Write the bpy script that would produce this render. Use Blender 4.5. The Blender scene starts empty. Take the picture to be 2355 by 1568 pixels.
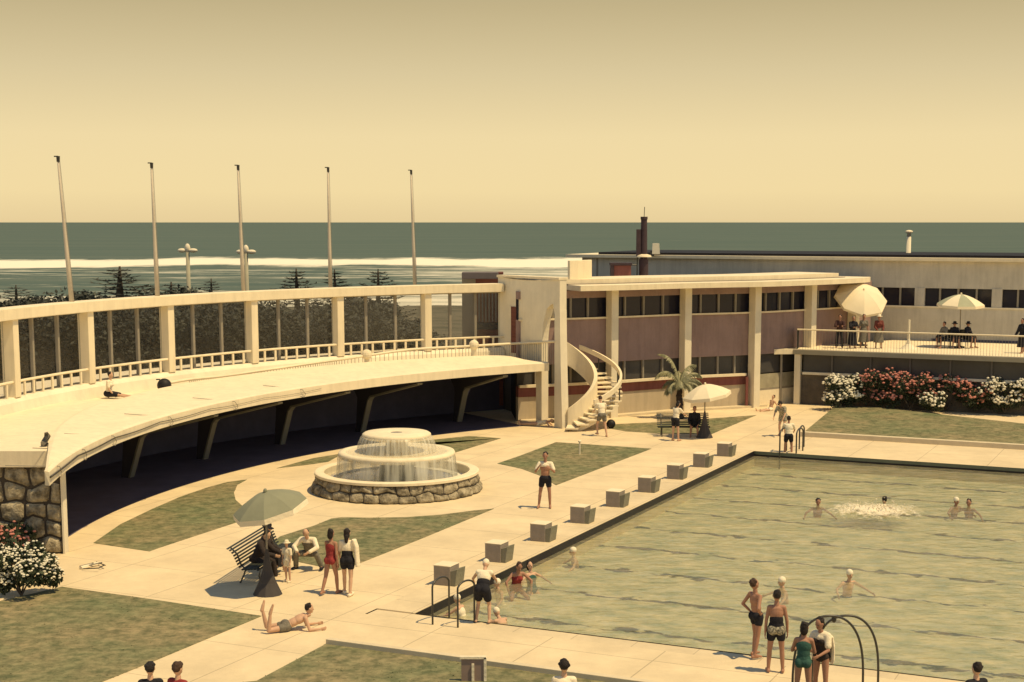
import bpy, math, random
from mathutils import Vector, Matrix, noise
R = math.radians
random.seed(7)
C = bpy.context.scene.collection
S = bpy.context.scene

# ------------------------------------------------------------------ camera
CAM_H, CF, CPX, CPY = 9.0, 3475.0, 1226.0, 970.0      # height; focal, principal point on a 2355 x 1568 frame
PITCH = math.atan(460 / CF)
cd = bpy.data.cameras.new('camera'); cam = bpy.data.objects.new('camera', cd); C.objects.link(cam)
cam.location = (0, 0, CAM_H); cam.rotation_euler = (math.pi/2 - PITCH, 0, 0)
cd.sensor_width = 36; cd.lens = CF / 2355 * 36
cd.shift_x = -(CPX - 1177.5) / 2355; cd.shift_y = (CPY - 784) / 2355
cd.clip_start = 0.5; cd.clip_end = 60000
S.camera = cam

# ------------------------------------------------------------------ sky and sun
SUN_EL, SUN_AZ = R(65), R(-24)        # azimuth measured from +X towards +Y
SKY_STRENGTH = 0.10
w = bpy.data.worlds.new('World'); S.world = w; w.use_nodes = True
nt = w.node_tree; N = nt.nodes; L = nt.links
for n in list(N): N.remove(n)
out = N.new('ShaderNodeOutputWorld'); bg = N.new('ShaderNodeBackground'); bg.inputs[1].default_value = SKY_STRENGTH
sky = N.new('ShaderNodeTexSky'); sky.sky_type = 'NISHITA'; sky.sun_disc = False
sky.sun_elevation = SUN_EL; sky.sun_rotation = R(90) - SUN_AZ; sky.dust_density = 1.0
bw = N.new('ShaderNodeRGBToBW'); tc = N.new('ShaderNodeTexCoord'); sx = N.new('ShaderNodeSeparateXYZ')
cr = N.new('ShaderNodeValToRGB'); cr.color_ramp.elements[0].position = 0.0
E_ = cr.color_ramp.elements
E_[0].color = (.86, .665, .35, 1); E_[1].position = 1.0; E_[1].color = (.10, .15, .24, 1)
for p_, c_ in ((.02, (.93, .735, .385, 1)), (.055, (.89, .715, .39, 1)), (.095, (.73, .60, .345, 1)), (.14, (.56, .455, .25, 1)), (.19, (.62, .66, .64, 1)), (.28, (.52, .62, .70, 1)), (.42, (.24, .32, .42, 1))):  # bands above the view added: bright ones light shaded walls, dark zenith deepens shadows
    e_ = E_.new(p_); e_.color = c_
mu = N.new('ShaderNodeMix'); mu.data_type = 'RGBA'; mu.blend_type = 'MULTIPLY'; mu.inputs[0].default_value = 1
L.new(sky.outputs[0], bw.inputs[0]); L.new(tc.outputs['Generated'], sx.inputs[0]); L.new(sx.outputs[2], cr.inputs[0])
ml = N.new('ShaderNodeMath'); ml.operation = 'MULTIPLY_ADD'; ml.inputs[1].default_value = .18; ml.inputs[2].default_value = 8.2
L.new(bw.outputs[0], ml.inputs[0]); L.new(ml.outputs[0], mu.inputs[6]); L.new(cr.outputs[0], mu.inputs[7]); L.new(mu.outputs[2], bg.inputs[0]); L.new(bg.outputs[0], out.inputs[0])
sd = bpy.data.lights.new('sun', 'SUN'); sun = bpy.data.objects.new('sun', sd); C.objects.link(sun)
sd.energy = 4.2; sd.angle = R(0.5); sd.color = (1, .755, .40)
sv = Vector((math.cos(SUN_EL)*math.cos(SUN_AZ), math.cos(SUN_EL)*math.sin(SUN_AZ), math.sin(SUN_EL)))
sun.rotation_euler = sv.to_track_quat('Z', 'Y').to_euler(); sun.location = (30, -10, 40)
S.view_settings.view_transform = 'Standard'; S.view_settings.look = 'None'
S.view_settings.exposure = 0.10; S.view_settings.gamma = 1.0
S.cycles.max_bounces = 6; S.cycles.transparent_max_bounces = 16

# ------------------------------------------------------------------ helpers
def ray(u, v):
    x = (u-CPX)/CF; y = -(v-CPY)/CF
    return Vector((x, math.cos(PITCH)+y*math.sin(PITCH), -math.sin(PITCH)+y*math.cos(PITCH)))
def at(u, v, z=0.0):
    r = ray(u, v); t = (z-CAM_H)/r.z
    return Vector((r.x*t, r.y*t, z))
def atY(u, v, Y):
    r = ray(u, v); t = Y/r.y
    return Vector((r.x*t, Y, CAM_H+r.z*t))

MATS = {}
def mat(name, col, rough=.8, var=.12, scale=3.0, bump=0.0, bscale=None, spec=.3, col2=None, stretch=(1,1,1), detail=6, metal=0, contrast=1.0):
    if name in MATS: return MATS[name]
    m = bpy.data.materials.new(name); m.use_nodes = True; MATS[name] = m
    n = m.node_tree.nodes; l = m.node_tree.links; b = n['Principled BSDF']
    b.inputs['Roughness'].default_value = rough; b.inputs['Specular IOR Level'].default_value = spec; b.inputs['Metallic'].default_value = metal
    g = n.new('ShaderNodeTexCoord'); mp = n.new('ShaderNodeMapping'); mp.inputs['Scale'].default_value = stretch
    l.new(g.outputs['Object'], mp.inputs[0])
    no = n.new('ShaderNodeTexNoise'); no.inputs['Scale'].default_value = scale; no.inputs['Detail'].default_value = detail; no.inputs['Roughness'].default_value = .65
    l.new(mp.outputs[0], no.inputs['Vector'])
    r = n.new('ShaderNodeValToRGB'); h = .22/contrast
    r.color_ramp.elements[0].position = .5-h; r.color_ramp.elements[1].position = .5+h
    c2 = col2 or tuple(min(1, c*(1+var)) for c in col); c1 = col if col2 else tuple(c*(1-var) for c in col)
    r.color_ramp.elements[0].color = (*c1, 1); r.color_ramp.elements[1].color = (*c2, 1)
    l.new(no.outputs[0], r.inputs[0]); l.new(r.outputs[0], b.inputs['Base Color'])
    if bump:
        nb = n.new('ShaderNodeTexNoise'); nb.inputs['Scale'].default_value = bscale or scale*6; nb.inputs['Detail'].default_value = 5
        l.new(mp.outputs[0], nb.inputs['Vector'])
        bu = n.new('ShaderNodeBump'); bu.inputs['Strength'].default_value = bump; bu.inputs['Distance'].default_value = .05
        l.new(nb.outputs[0], bu.inputs['Height']); l.new(bu.outputs[0], b.inputs['Normal'])
    return m

class MB:
    def __init__(s): s.v = []; s.f = []
    def add(s, vs, fs):
        o = len(s.v); s.v += [tuple(p) for p in vs]; s.f += [tuple(i+o for i in f) for f in fs]; return s
    def box(s, c, d, ax=None, taper=1.0):
        # centre c, sizes d, optional 2-D direction of the local x axis, taper of the top
        ux = Vector((1, 0)) if ax is None else Vector((ax[0], ax[1])).normalized(); uy = Vector((-ux.y, ux.x))
        vs = []
        for z in (-.5, .5):
            k = taper if z > 0 else 1
            for x, y in ((-.5,-.5),(.5,-.5),(.5,.5),(-.5,.5)):
                p = ux*(x*d[0]*k)+uy*(y*d[1]*k); vs.append((c[0]+p.x, c[1]+p.y, c[2]+z*d[2]))
        return s.add(vs, [(3,2,1,0),(4,5,6,7),(0,1,5,4),(1,2,6,5),(2,3,7,6),(3,0,4,7)])
    def prism(s, pts, z0, z1):
        n = len(pts); a = sum(pts[i][0]*pts[(i+1)%n][1]-pts[(i+1)%n][0]*pts[i][1] for i in range(n))
        if a < 0: pts = list(reversed(pts))
        vs = [(p[0], p[1], z0) for p in pts]+[(p[0], p[1], z1) for p in pts]
        return s.add(vs, [tuple(reversed(range(n))), tuple(range(n, 2*n))]+[(i, (i+1)%n, n+(i+1)%n, n+i) for i in range(n)])
    def extrude(s, prof, org, ux, uy, depth):
        # profile (x, z) in the vertical plane of ux, extruded along uy by depth, centred
        n = len(prof); ux = Vector((*ux, 0)).normalized(); uy = Vector((*uy, 0)).normalized(); o = Vector(org)
        vs = [o+ux*x+uy*(k*depth)+Vector((0,0,z)) for k in (-.5,.5) for x, z in prof]
        return s.add(vs, [tuple(range(n)), tuple(reversed(range(n, 2*n)))]+[((i+1)%n, i, n+i, n+(i+1)%n) for i in range(n)])
    def tube(s, pts, r, seg=8, cap=True):
        pts = [Vector(p) for p in pts]; n = len(pts); rr = r if isinstance(r, (list, tuple)) else [r]*n
        ref = None; vs = []; fs = []
        for i, p in enumerate(pts):
            d = (pts[min(i+1, n-1)]-pts[max(i-1, 0)]).normalized()
            if ref is None: ref = d.orthogonal().normalized()
            x = (ref-d*ref.dot(d))
            x = x.normalized() if x.length > 1e-6 else d.orthogonal().normalized(); ref = x; y = d.cross(x)
            vs += [p+(x*math.cos(2*math.pi*k/seg)+y*math.sin(2*math.pi*k/seg))*rr[i] for k in range(seg)]
        for i in range(n-1):
            for k in range(seg):
                a = i*seg+k; b = i*seg+(k+1) % seg; fs.append((a, b, b+seg, a+seg))
        if cap: fs += [tuple(reversed(range(seg))), tuple(range((n-1)*seg, n*seg))]
        return s.add(vs, fs)
    def lathe(s, prof, c, seg=48, closed=False):
        vs = []; fs = []; n = len(prof)
        for k in range(seg):
            a = 2*math.pi*k/seg
            vs += [(c[0]+r*math.cos(a), c[1]+r*math.sin(a), c[2]+z) for r, z in prof]
        for k in range(seg):
            for i in range(n if closed else n-1):
                j = (i+1) % n; fs.append((k*n+i, ((k+1)%seg)*n+i, ((k+1)%seg)*n+j, k*n+j))
        return s.add(vs, fs)
    def loft(s, sects, closed=True, caps=True):
        n = len(sects[0]); vs = [p for q in sects for p in q]; fs = []
        for i in range(len(sects)-1):
            for k in range(n if closed else n-1):
                j = (k+1) % n; fs.append((i*n+k, i*n+j, (i+1)*n+j, (i+1)*n+k))
        if closed and caps: fs += [tuple(reversed(range(n))), tuple(range((len(sects)-1)*n, len(sects)*n))]
        return s.add(vs, fs)
    def ball(s, c, r, seg=12, rings=8, rot=None):
        r = (r, r, r) if not isinstance(r, (tuple, list)) else r
        vs = []; fs = []; c = Vector(c)
        for i in range(1, rings):
            t = math.pi*i/rings
            for k in range(seg):
                a = 2*math.pi*k/seg; p = Vector((r[0]*math.sin(t)*math.cos(a), r[1]*math.sin(t)*math.sin(a), r[2]*math.cos(t)))
                vs.append(c+(rot @ p if rot else p))
        for q in ((0,0,r[2]), (0,0,-r[2])):
            q = Vector(q); vs.append(c+(rot @ q if rot else q))
        nv = (rings-1)*seg
        for i in range(rings-2):
            for k in range(seg): fs.append((i*seg+k, (i+1)*seg+k, (i+1)*seg+(k+1)%seg, i*seg+(k+1)%seg))
        for k in range(seg):
            fs.append((nv, k, (k+1)%seg)); fs.append((nv+1, (rings-2)*seg+(k+1)%seg, (rings-2)*seg+k))
        return s.add(vs, fs)
    def build(s, name, m, parent=None, smooth=False, kind=None, label=None, cat=None, group=None, bevel=0):
        me = bpy.data.meshes.new(name); me.from_pydata(s.v, [], s.f); me.materials.append(m)
        if smooth:
            for p in me.polygons: p.use_smooth = True
        o = bpy.data.objects.new(name, me); C.objects.link(o)
        if parent:
            o.parent = parent; o.matrix_parent_inverse = Matrix.Identity(4)
            me.transform(Matrix(WM(parent)).inverted())
        if bevel:
            b = o.modifiers.new('bevel', 'BEVEL'); b.width = bevel; b.segments = 2; b.limit_method = 'ANGLE'
        tag(o, label, cat, group, kind)
        return o
def WM(o):
    m = Matrix.LocRotScale(o.location, o.rotation_euler, o.scale)
    return (WM(o.parent) @ m) if o.parent else m
def tag(o, label=None, cat=None, group=None, kind=None):
    for k, x in (('label', label), ('category', cat), ('group', group), ('kind', kind)):
        if x: o[k] = x
def thing(name, loc, label, cat, group=None, rz=0, scale=1):
    o = bpy.data.objects.new(name, None); C.objects.link(o); o.location = loc; o.rotation_euler = (0, 0, rz); o.scale = (scale,)*3
    o.empty_display_size = .2
    tag(o, label, cat, group); return o
def dup(o, loc, rz=None, scale=None, label=None, parent=None):
    c = o.copy(); C.objects.link(c)
    if parent: c.parent = parent
    else:
        if loc is not None: c.location = loc
        if rz is not None: c.rotation_euler = (0, 0, rz)
        if scale: c.scale = scale if isinstance(scale, (tuple, list)) else (scale,)*3
        if label: c['label'] = label
    for ch in list(o.children): dup(ch, None, parent=c)
    return c
def spline(pts, n):
    pts = [Vector(p) for p in pts]; P = [pts[0]*2-pts[1]]+pts+[pts[-1]*2-pts[-2]]; o = []
    m = len(pts)-1
    for i in range(n+1):
        t = i/n*m; k = min(int(t), m-1); f = t-k; a, b, c, d = P[k:k+4]
        o.append(.5*((2*b)+(c-a)*f+(2*a-5*b+4*c-d)*f*f+(3*b-a-3*c+d)*f**3))
    return o
def circ(c, r, a0, a1, n):
    return [(c[0]+r*math.cos(a0+(a1-a0)*i/n), c[1]+r*math.sin(a0+(a1-a0)*i/n)) for i in range(n+1)]
def ang(c, p): return math.atan2(p[1]-c[1], p[0]-c[0]) % (2*math.pi)

# ------------------------------------------------------------------ materials
WHITE = mat('white_render', (.80,.70,.50), .85, .06, 1.2, .12, 20)
PALE = mat('pale_render', (.76,.69,.53), .9, .10, .8, .15, 15)
GREYR = mat('grey_stucco', (.53,.50,.43), .95, .10, 1.0, .3, 30)
PINK = mat('pink_stucco', (.31,.22,.205), .95, .10, 1.3, .3, 30)
RED = mat('red_band', (.22,.085,.075), .95, .12, 2, .2, 30)
BEIGE = mat('beige_stucco', (.50,.42,.30), .95, .06, 1.0, .2, 30)
PAVE = mat('pavement', (.74,.61,.40), .9, .07, .35, .15, 25, detail=10)
DECKM = mat('pool_deck_concrete', (.70,.58,.385), .9, .09, .5, .15, 25, detail=10)
KERB = mat('kerb_concrete', (.62,.53,.37), .9, .10, 2, .2)
DARKC = mat('shade_and_dark_paint', (.085,.082,.125), .9, .2, 1.0)  # holds the arcade wall's shade in its colour; also used for the skirting
STRUTM = mat('lit_strut_concrete', (.20,.19,.15), .9, .1, 1.0)
METAL = mat('dark_metal', (.035,.034,.030), .4, .2, 5, spec=.5)
WOODD = mat('dark_green_slats', (.030,.034,.028), .6, .2, 6)
GREYM = mat('grey_mullion', (.26,.235,.19), .7, .1, 3)
DGLASS = mat('dark_glass', (.016,.016,.030), .12, .3, .5, spec=.35)
SHEENG = mat('dull_glass', (.060,.058,.058), .2, .35, .35, spec=.35)
BRICK = mat('brick', (.16,.06,.045), .9, .3, 3, .4, stretch=(.3,.3,4))
STONE = mat('rough_stone', (.13,.11,.075), .95, .5, 3.2, 1.6, 8, col2=(.46,.40,.28), contrast=1.8)
MORTAR = mat('stone_joints', (.060,.050,.040), .95, .2, 4)
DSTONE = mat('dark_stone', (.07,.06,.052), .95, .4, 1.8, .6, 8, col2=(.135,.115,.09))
RUST = mat('chimney_metal', (.050,.032,.040), .7, .25, 3, .2)
CANVAS = mat('white_canvas', (.80,.70,.50), .9, .05, 2, .1, 12)
GCANVAS = mat('grey_green_canvas', (.24,.245,.17), .9, .08, 2, .1, 12)
SKIN = mat('skin', (.56,.35,.23), .6, .08, 6)
SKIND = mat('tanned_skin', (.36,.19,.125), .6, .08, 6)
HAIR = mat('dark_hair', (.018,.013,.012), .6, .3, 30, .5, 60)
HAIRB = mat('brown_hair', (.06,.033,.022), .6, .3, 30, .5, 60)
CW = mat('white_cloth', (.80,.71,.53), .9, .05, 5, .4, 14)
CB = mat('black_cloth', (.014,.014,.020), .85, .2, 8, .4, 14)
CR = mat('red_cloth', (.26,.035,.035), .85, .15, 8, .3, 14)
CG = mat('grey_cloth', (.17,.155,.125), .9, .2, 12, .3, 14, contrast=2)
CGR = mat('green_cloth', (.03,.085,.07), .85, .2, 8, .3, 14)
CBR = mat('brown_suit', (.035,.026,.024), .85, .2, 8, .3, 14)
PRINT = mat('patterned_cloth', (.10,.10,.08), .9, .2, 22, 0, col2=(.42,.38,.28), contrast=3)
BARK = mat('bark', (.10,.08,.06), .95, .3, 4, .6, 12)
LEAF = mat('dark_leaves', (.022,.026,.026), .8, .3, .7, col2=(.085,.090,.070), contrast=1.6)
LEAFR = mat('shrub_leaves', (.024,.034,.018), .7, .3, 5, col2=(.055,.07,.035))
PALML = mat('palm_leaves', (.16,.17,.10), .6, .3, 4, col2=(.44,.41,.25))
FRED = mat('red_petals', (.42,.13,.10), .8, .2, 8, col2=(.62,.30,.24))
FWHITE = mat('white_petals', (.74,.70,.56), .8, .1, 8)
BALLM = mat('black_rubber', (.012,.012,.014), .6, .2, 8)
TILEG = mat('grey_green_tile', (.13,.14,.10), .4, .15, 4, stretch=(1,1,1))
DTILE = mat('dark_tile', (.012,.010,.016), .4, .2, 4)

def add_joints(m, size, dark, ang_, stain=.12, w_=.012):
    n = m.node_tree.nodes; l = m.node_tree.links; b = n['Principled BSDF']; src = b.inputs['Base Color'].links[0].from_socket
    g = n.new('ShaderNodeNewGeometry'); mp = n.new('ShaderNodeMapping'); mp.inputs['Rotation'].default_value = (0,0,-ang_); l.new(g.outputs['Position'], mp.inputs[0])
    br = n.new('ShaderNodeTexBrick'); br.offset = 0; br.inputs['Scale'].default_value = 1; br.inputs['Brick Width'].default_value = size; br.inputs['Row Height'].default_value = size; br.inputs['Mortar Size'].default_value = w_; br.inputs['Mortar Smooth'].default_value = .3
    br.inputs['Color1'].default_value = (1,1,1,1); br.inputs['Color2'].default_value = (.965,.965,.96,1); br.inputs['Mortar'].default_value = (dark,)*3+(1,); l.new(mp.outputs[0], br.inputs['Vector'])
    no = n.new('ShaderNodeTexNoise'); no.inputs['Scale'].default_value = .55; no.inputs['Detail'].default_value = 9; no.inputs['Roughness'].default_value = .75; l.new(g.outputs['Position'], no.inputs['Vector'])
    r = n.new('ShaderNodeMapRange'); r.inputs[1].default_value = .38; r.inputs[2].default_value = .6; r.inputs[3].default_value = 1-stain; r.inputs[4].default_value = 1.0; l.new(no.outputs[0], r.inputs[0])
    x = n.new('ShaderNodeMix'); x.data_type = 'RGBA'; x.blend_type = 'MULTIPLY'; x.inputs[0].default_value = 1; l.new(src, x.inputs[6]); l.new(br.outputs[0], x.inputs[7])
    y = n.new('ShaderNodeMix'); y.data_type = 'RGBA'; y.blend_type = 'MULTIPLY'; y.inputs[0].default_value = 1; l.new(x.outputs[2], y.inputs[6]); l.new(r.outputs[0], y.inputs[7]); l.new(y.outputs[2], b.inputs['Base Color'])
add_joints(PAVE, 2.6, .62, math.atan2(-.417,.909), .15, .015); add_joints(DECKM, 1.4, .66, math.atan2(-.417,.909), .16)
def streaks(m, amt):   # rain stains running down painted walls
    n = m.node_tree.nodes; l = m.node_tree.links; b = n['Principled BSDF']; src = b.inputs['Base Color'].links[0].from_socket
    g = n.new('ShaderNodeNewGeometry'); mp = n.new('ShaderNodeMapping'); mp.inputs['Scale'].default_value = (3.2,3.2,.35); l.new(g.outputs['Position'], mp.inputs[0])
    no = n.new('ShaderNodeTexNoise'); no.inputs['Scale'].default_value = 1.1; no.inputs['Detail'].default_value = 8; no.inputs['Roughness'].default_value = .7; l.new(mp.outputs[0], no.inputs['Vector'])
    r = n.new('ShaderNodeMapRange'); r.inputs[1].default_value = .34; r.inputs[2].default_value = .56; r.inputs[3].default_value = 1-amt; r.inputs[4].default_value = 1.0; l.new(no.outputs[0], r.inputs[0])
    y = n.new('ShaderNodeMix'); y.data_type = 'RGBA'; y.blend_type = 'MULTIPLY'; y.inputs[0].default_value = 1; l.new(src, y.inputs[6]); l.new(r.outputs[0], y.inputs[7]); l.new(y.outputs[2], b.inputs['Base Color'])
for m_, k_ in ((WHITE,.10), (PALE,.07), (GREYR,.16), (PINK,.14), (BEIGE,.14), (RED,.2)): streaks(m_, k_)

def foliage_mat():
    m = bpy.data.materials.new('grass'); m.use_nodes = True; n = m.node_tree.nodes; l = m.node_tree.links; b = n['Principled BSDF']
    b.inputs['Roughness'].default_value = 1; b.inputs['Specular IOR Level'].default_value = .1
    g = n.new('ShaderNodeNewGeometry')
    def nz(sc, lo, hi, c1, c2, st=(1,1,1)):
        mp = n.new('ShaderNodeMapping'); mp.inputs['Scale'].default_value = st; l.new(g.outputs['Position'], mp.inputs[0])
        t = n.new('ShaderNodeTexNoise'); t.inputs['Scale'].default_value = sc; t.inputs['Detail'].default_value = 8; t.inputs['Roughness'].default_value = .7
        l.new(mp.outputs[0], t.inputs['Vector'])
        r = n.new('ShaderNodeValToRGB'); r.color_ramp.elements[0].position = lo; r.color_ramp.elements[1].position = hi
        r.color_ramp.elements[0].color = (*c1,1); r.color_ramp.elements[1].color = (*c2,1); l.new(t.outputs[0], r.inputs[0]); return r
    a = nz(3.0, .38, .62, (.115,.125,.080), (.27,.25,.165)); d = nz(.35, .35, .65, (.75,.88,.72), (1.25,1.08,.95))
    mx = n.new('ShaderNodeMix'); mx.data_type = 'RGBA'; mx.blend_type = 'MULTIPLY'; mx.inputs[0].default_value = 1
    l.new(a.outputs[0], mx.inputs[6]); l.new(d.outputs[0], mx.inputs[7]); l.new(mx.outputs[2], b.inputs['Base Color'])
    return m
GRASS = foliage_mat()

def clear_glass():
    m = bpy.data.materials.new('clear_glass'); m.use_nodes = True; n = m.node_tree.nodes; l = m.node_tree.links
    n.remove(n['Principled BSDF']); o = n['Material Output']
    t = n.new('ShaderNodeBsdfTransparent'); t.inputs[0].default_value = (.80,.80,.80,1)
    g = n.new('ShaderNodeBsdfGlossy'); g.inputs['Roughness'].default_value = .25; g.inputs[0].default_value = (.9,.9,.9,1)
    x = n.new('ShaderNodeMixShader'); x.inputs[0].default_value = .085
    l.new(t.outputs[0], x.inputs[1]); l.new(g.outputs[0], x.inputs[2]); l.new(x.outputs[0], o.inputs[0]); return m
CGLASS = clear_glass()

# ------------------------------------------------------------------ sea, shore, ground
SEA_Z = -7.0
def sea_mat():
    m = bpy.data.materials.new('sea_water'); m.use_nodes = True; n = m.node_tree.nodes; l = m.node_tree.links; b = n['Principled BSDF']
    g = n.new('ShaderNodeNewGeometry'); sp = n.new('ShaderNodeSeparateXYZ'); l.new(g.outputs['Position'], sp.inputs[0])
    def noise_(st, sc, det=8, ro=.6):
        mp = n.new('ShaderNodeMapping'); mp.inputs['Scale'].default_value = st; l.new(g.outputs['Position'], mp.inputs[0])
        t = n.new('ShaderNodeTexNoise'); t.inputs['Scale'].default_value = sc; t.inputs['Detail'].default_value = det; t.inputs['Roughness'].default_value = ro
        l.new(mp.outputs[0], t.inputs['Vector']); return t.outputs[0]
    def math_(op, a, bb, c=None):
        k = n.new('ShaderNodeMath'); k.operation = op
        for i, x in enumerate((a, bb, c)):
            if x is None: continue
            if isinstance(x, (int, float)): k.inputs[i].default_value = x
            else: l.new(x, k.inputs[i])
        return k.outputs[0]
    # distance from the beach, warped a little so that the breakers are not straight
    warp = noise_((1, .25, 1), .012, 8, .6)
    y = math_('ADD', sp.outputs[1], math_('MULTIPLY', math_('SUBTRACT', warp, .5), 260))
    yn = math_('DIVIDE', math_('SUBTRACT', y, 280), 620)
    ramp = n.new('ShaderNodeValToRGB'); l.new(yn, ramp.inputs[0]); el = ramp.color_ramp.elements
    el[0].position = 0; el[0].color = (.60,)*3+(1,); el[1].position = 1; el[1].color = (0,)*3+(1,)
    for p_, v_ in ((.07,.56), (.11,.34), (.22,.36), (.28,.42), (.35,.40), (.42,.40), (.45,.66), (.50,.90), (.56,.92), (.60,.70), (.64,.36), (.68,.24), (.74,.10)):
        e = el.new(p_); e.color = (v_,)*3+(1,)
    right = math_('MULTIPLY', math_('MINIMUM', math_('MAXIMUM', math_('DIVIDE', math_('ADD', sp.outputs[0], 70), 110), 0), 1), .26)
    near = math_('LESS_THAN', y, 690)
    bias = math_('ADD', ramp.outputs[0], math_('MULTIPLY', right, near))
    s1 = noise_((.45, 1.2, 1), .05, 12, .78)
    f = math_('ADD', bias, math_('MULTIPLY', math_('SUBTRACT', s1, .5), 1.5))
    fm = n.new('ShaderNodeMapRange'); fm.inputs[1].default_value = .40; fm.inputs[2].default_value = .74; l.new(f, fm.inputs[0])
    caps = noise_((.3, 1, 1), .06, 6, .7)
    cm = n.new('ShaderNodeMapRange'); cm.inputs[1].default_value = .70; cm.inputs[2].default_value = .74; l.new(caps, cm.inputs[0])
    foam = math_('MAXIMUM', fm.outputs[0], math_('MULTIPLY', cm.outputs[0], .7))
    streak = noise_((.08, 1, 1), .05, 8, .7)
    cr2 = n.new('ShaderNodeValToRGB'); l.new(streak, cr2.inputs[0])
    cr2.color_ramp.elements[0].position = .35; cr2.color_ramp.elements[0].color = (.070,.108,.095,1)
    cr2.color_ramp.elements[1].position = .65; cr2.color_ramp.elements[1].color = (.108,.140,.118,1)
    mx = n.new('ShaderNodeMix'); mx.data_type = 'RGBA'; l.new(foam, mx.inputs[0]); l.new(cr2.outputs[0], mx.inputs[6]); mx.inputs[7].default_value = (.80,.76,.62,1)
    l.new(mx.outputs[2], b.inputs['Base Color']); b.inputs['Roughness'].default_value = .75; b.inputs['Specular IOR Level'].default_value = .05
    return m
sm_ = MB(); sm_.add([(-20000,150,SEA_Z),(20000,150,SEA_Z),(26000,45000,SEA_Z),(-26000,45000,SEA_Z)], [(0,1,2,3)])
sm_.build('sea', sea_mat(), kind='structure')

CL, RL = (17.26, 41.69), 29.64           # circle of the canopy lip
def ground_z(x, y):
    d = math.hypot(x-CL[0], y-CL[1])
    base = -.12
    if y > 44 or x < -14:
        t = min(1, max(0, (d-38)/4)); base = -.12+1.5*t*t
        if x > 3: base = -.12
        s = min(1, max(0, (y-105)/190)); base = base*(1-s)+(-7.6)*s
        base += noise.noise(Vector((x*.03, y*.03, 0)))*1.2*min(1, max(0, (y-90)/30))
    return base
gm = MB(); vs = []; nx, ny = 110, 120
xs = [-230+460*i/nx for i in range(nx+1)]; ys = [-40+390*(j/ny) for j in range(ny+1)]
for yy in ys:
    for xx in xs:
        z = ground_z(xx, yy)
        pa = Vector((xx+2.73, yy-34.13)); aa = pa.x*.909-pa.y*.417; bb = pa.x*.417+pa.y*.909
        if -4 < aa < 36 and -6 < bb < 33: z = -3.0
        vs.append((xx, yy, z))
gm.add(vs, [(j*(nx+1)+i, j*(nx+1)+i+1, (j+1)*(nx+1)+i+1, (j+1)*(nx+1)+i) for j in range(ny) for i in range(nx)])
gm.build('ground', mat('scrub_ground', (.055,.055,.030), 1, .3, .25, .4, 2, col2=(.15,.13,.085), contrast=1.5), kind='structure', smooth=True)

# ------------------------------------------------------------------ pool frame
PO = Vector((-2.73, 34.13)); PA = Vector((.909, -.417)); PB = Vector((.417, .909))
PA.normalize(); PB = Vector((-PA.y, PA.x))
def pf(a, b, z=0.0):
    q = PO+PA*a+PB*b; return Vector((q.x, q.y, z))
PL, PW, WZ = 30.0, 27.58, -.20
# paving: one sheet with the pool cut out as four slabs butted round it
pv = MB()
def quad(m, pts, z): m.add([(p[0], p[1], z) for p in pts], [tuple(range(len(pts)))])
KA, KB = -1.05, -.50
far = 140
quad(pv, [pf(-60,-60), pf(far,-60), pf(far,KB), pf(-60,KB)], 0)
quad(pv, [pf(-60,KB), pf(KA,KB), pf(KA,PW+.0), pf(-60,PW)], 0)
quad(pv, [pf(-60,PW), pf(far,PW), pf(far,60), pf(-60,60)], 0)
quad(pv, [pf(PL,KB), pf(far,KB), pf(far,PW), pf(PL,PW)], 0)
pv.build('paving', PAVE, kind='structure')
cp = MB()   # coping, a hair lower than the paving: its edge reads as a joint
def slab(m, a0, a1, b0, b1, z0, z1):
    m.prism([pf(a0,b0)[:2], pf(a1,b0)[:2], pf(a1,b1)[:2], pf(a0,b1)[:2]], z0, z1)
slab(cp, KA+.02, PL-.02, KB+.02, 0, -.12, -.012); slab(cp, KA+.02, -.01, .003, PW-.02, -.12, .02)
cp.build('pool_coping', DECKM, kind='structure', bevel=.01)
bs = MB()
fz = -.62
quad(bs, [pf(0,0), pf(PL,0), pf(PL,PW), pf(0,PW)], fz)
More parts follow.
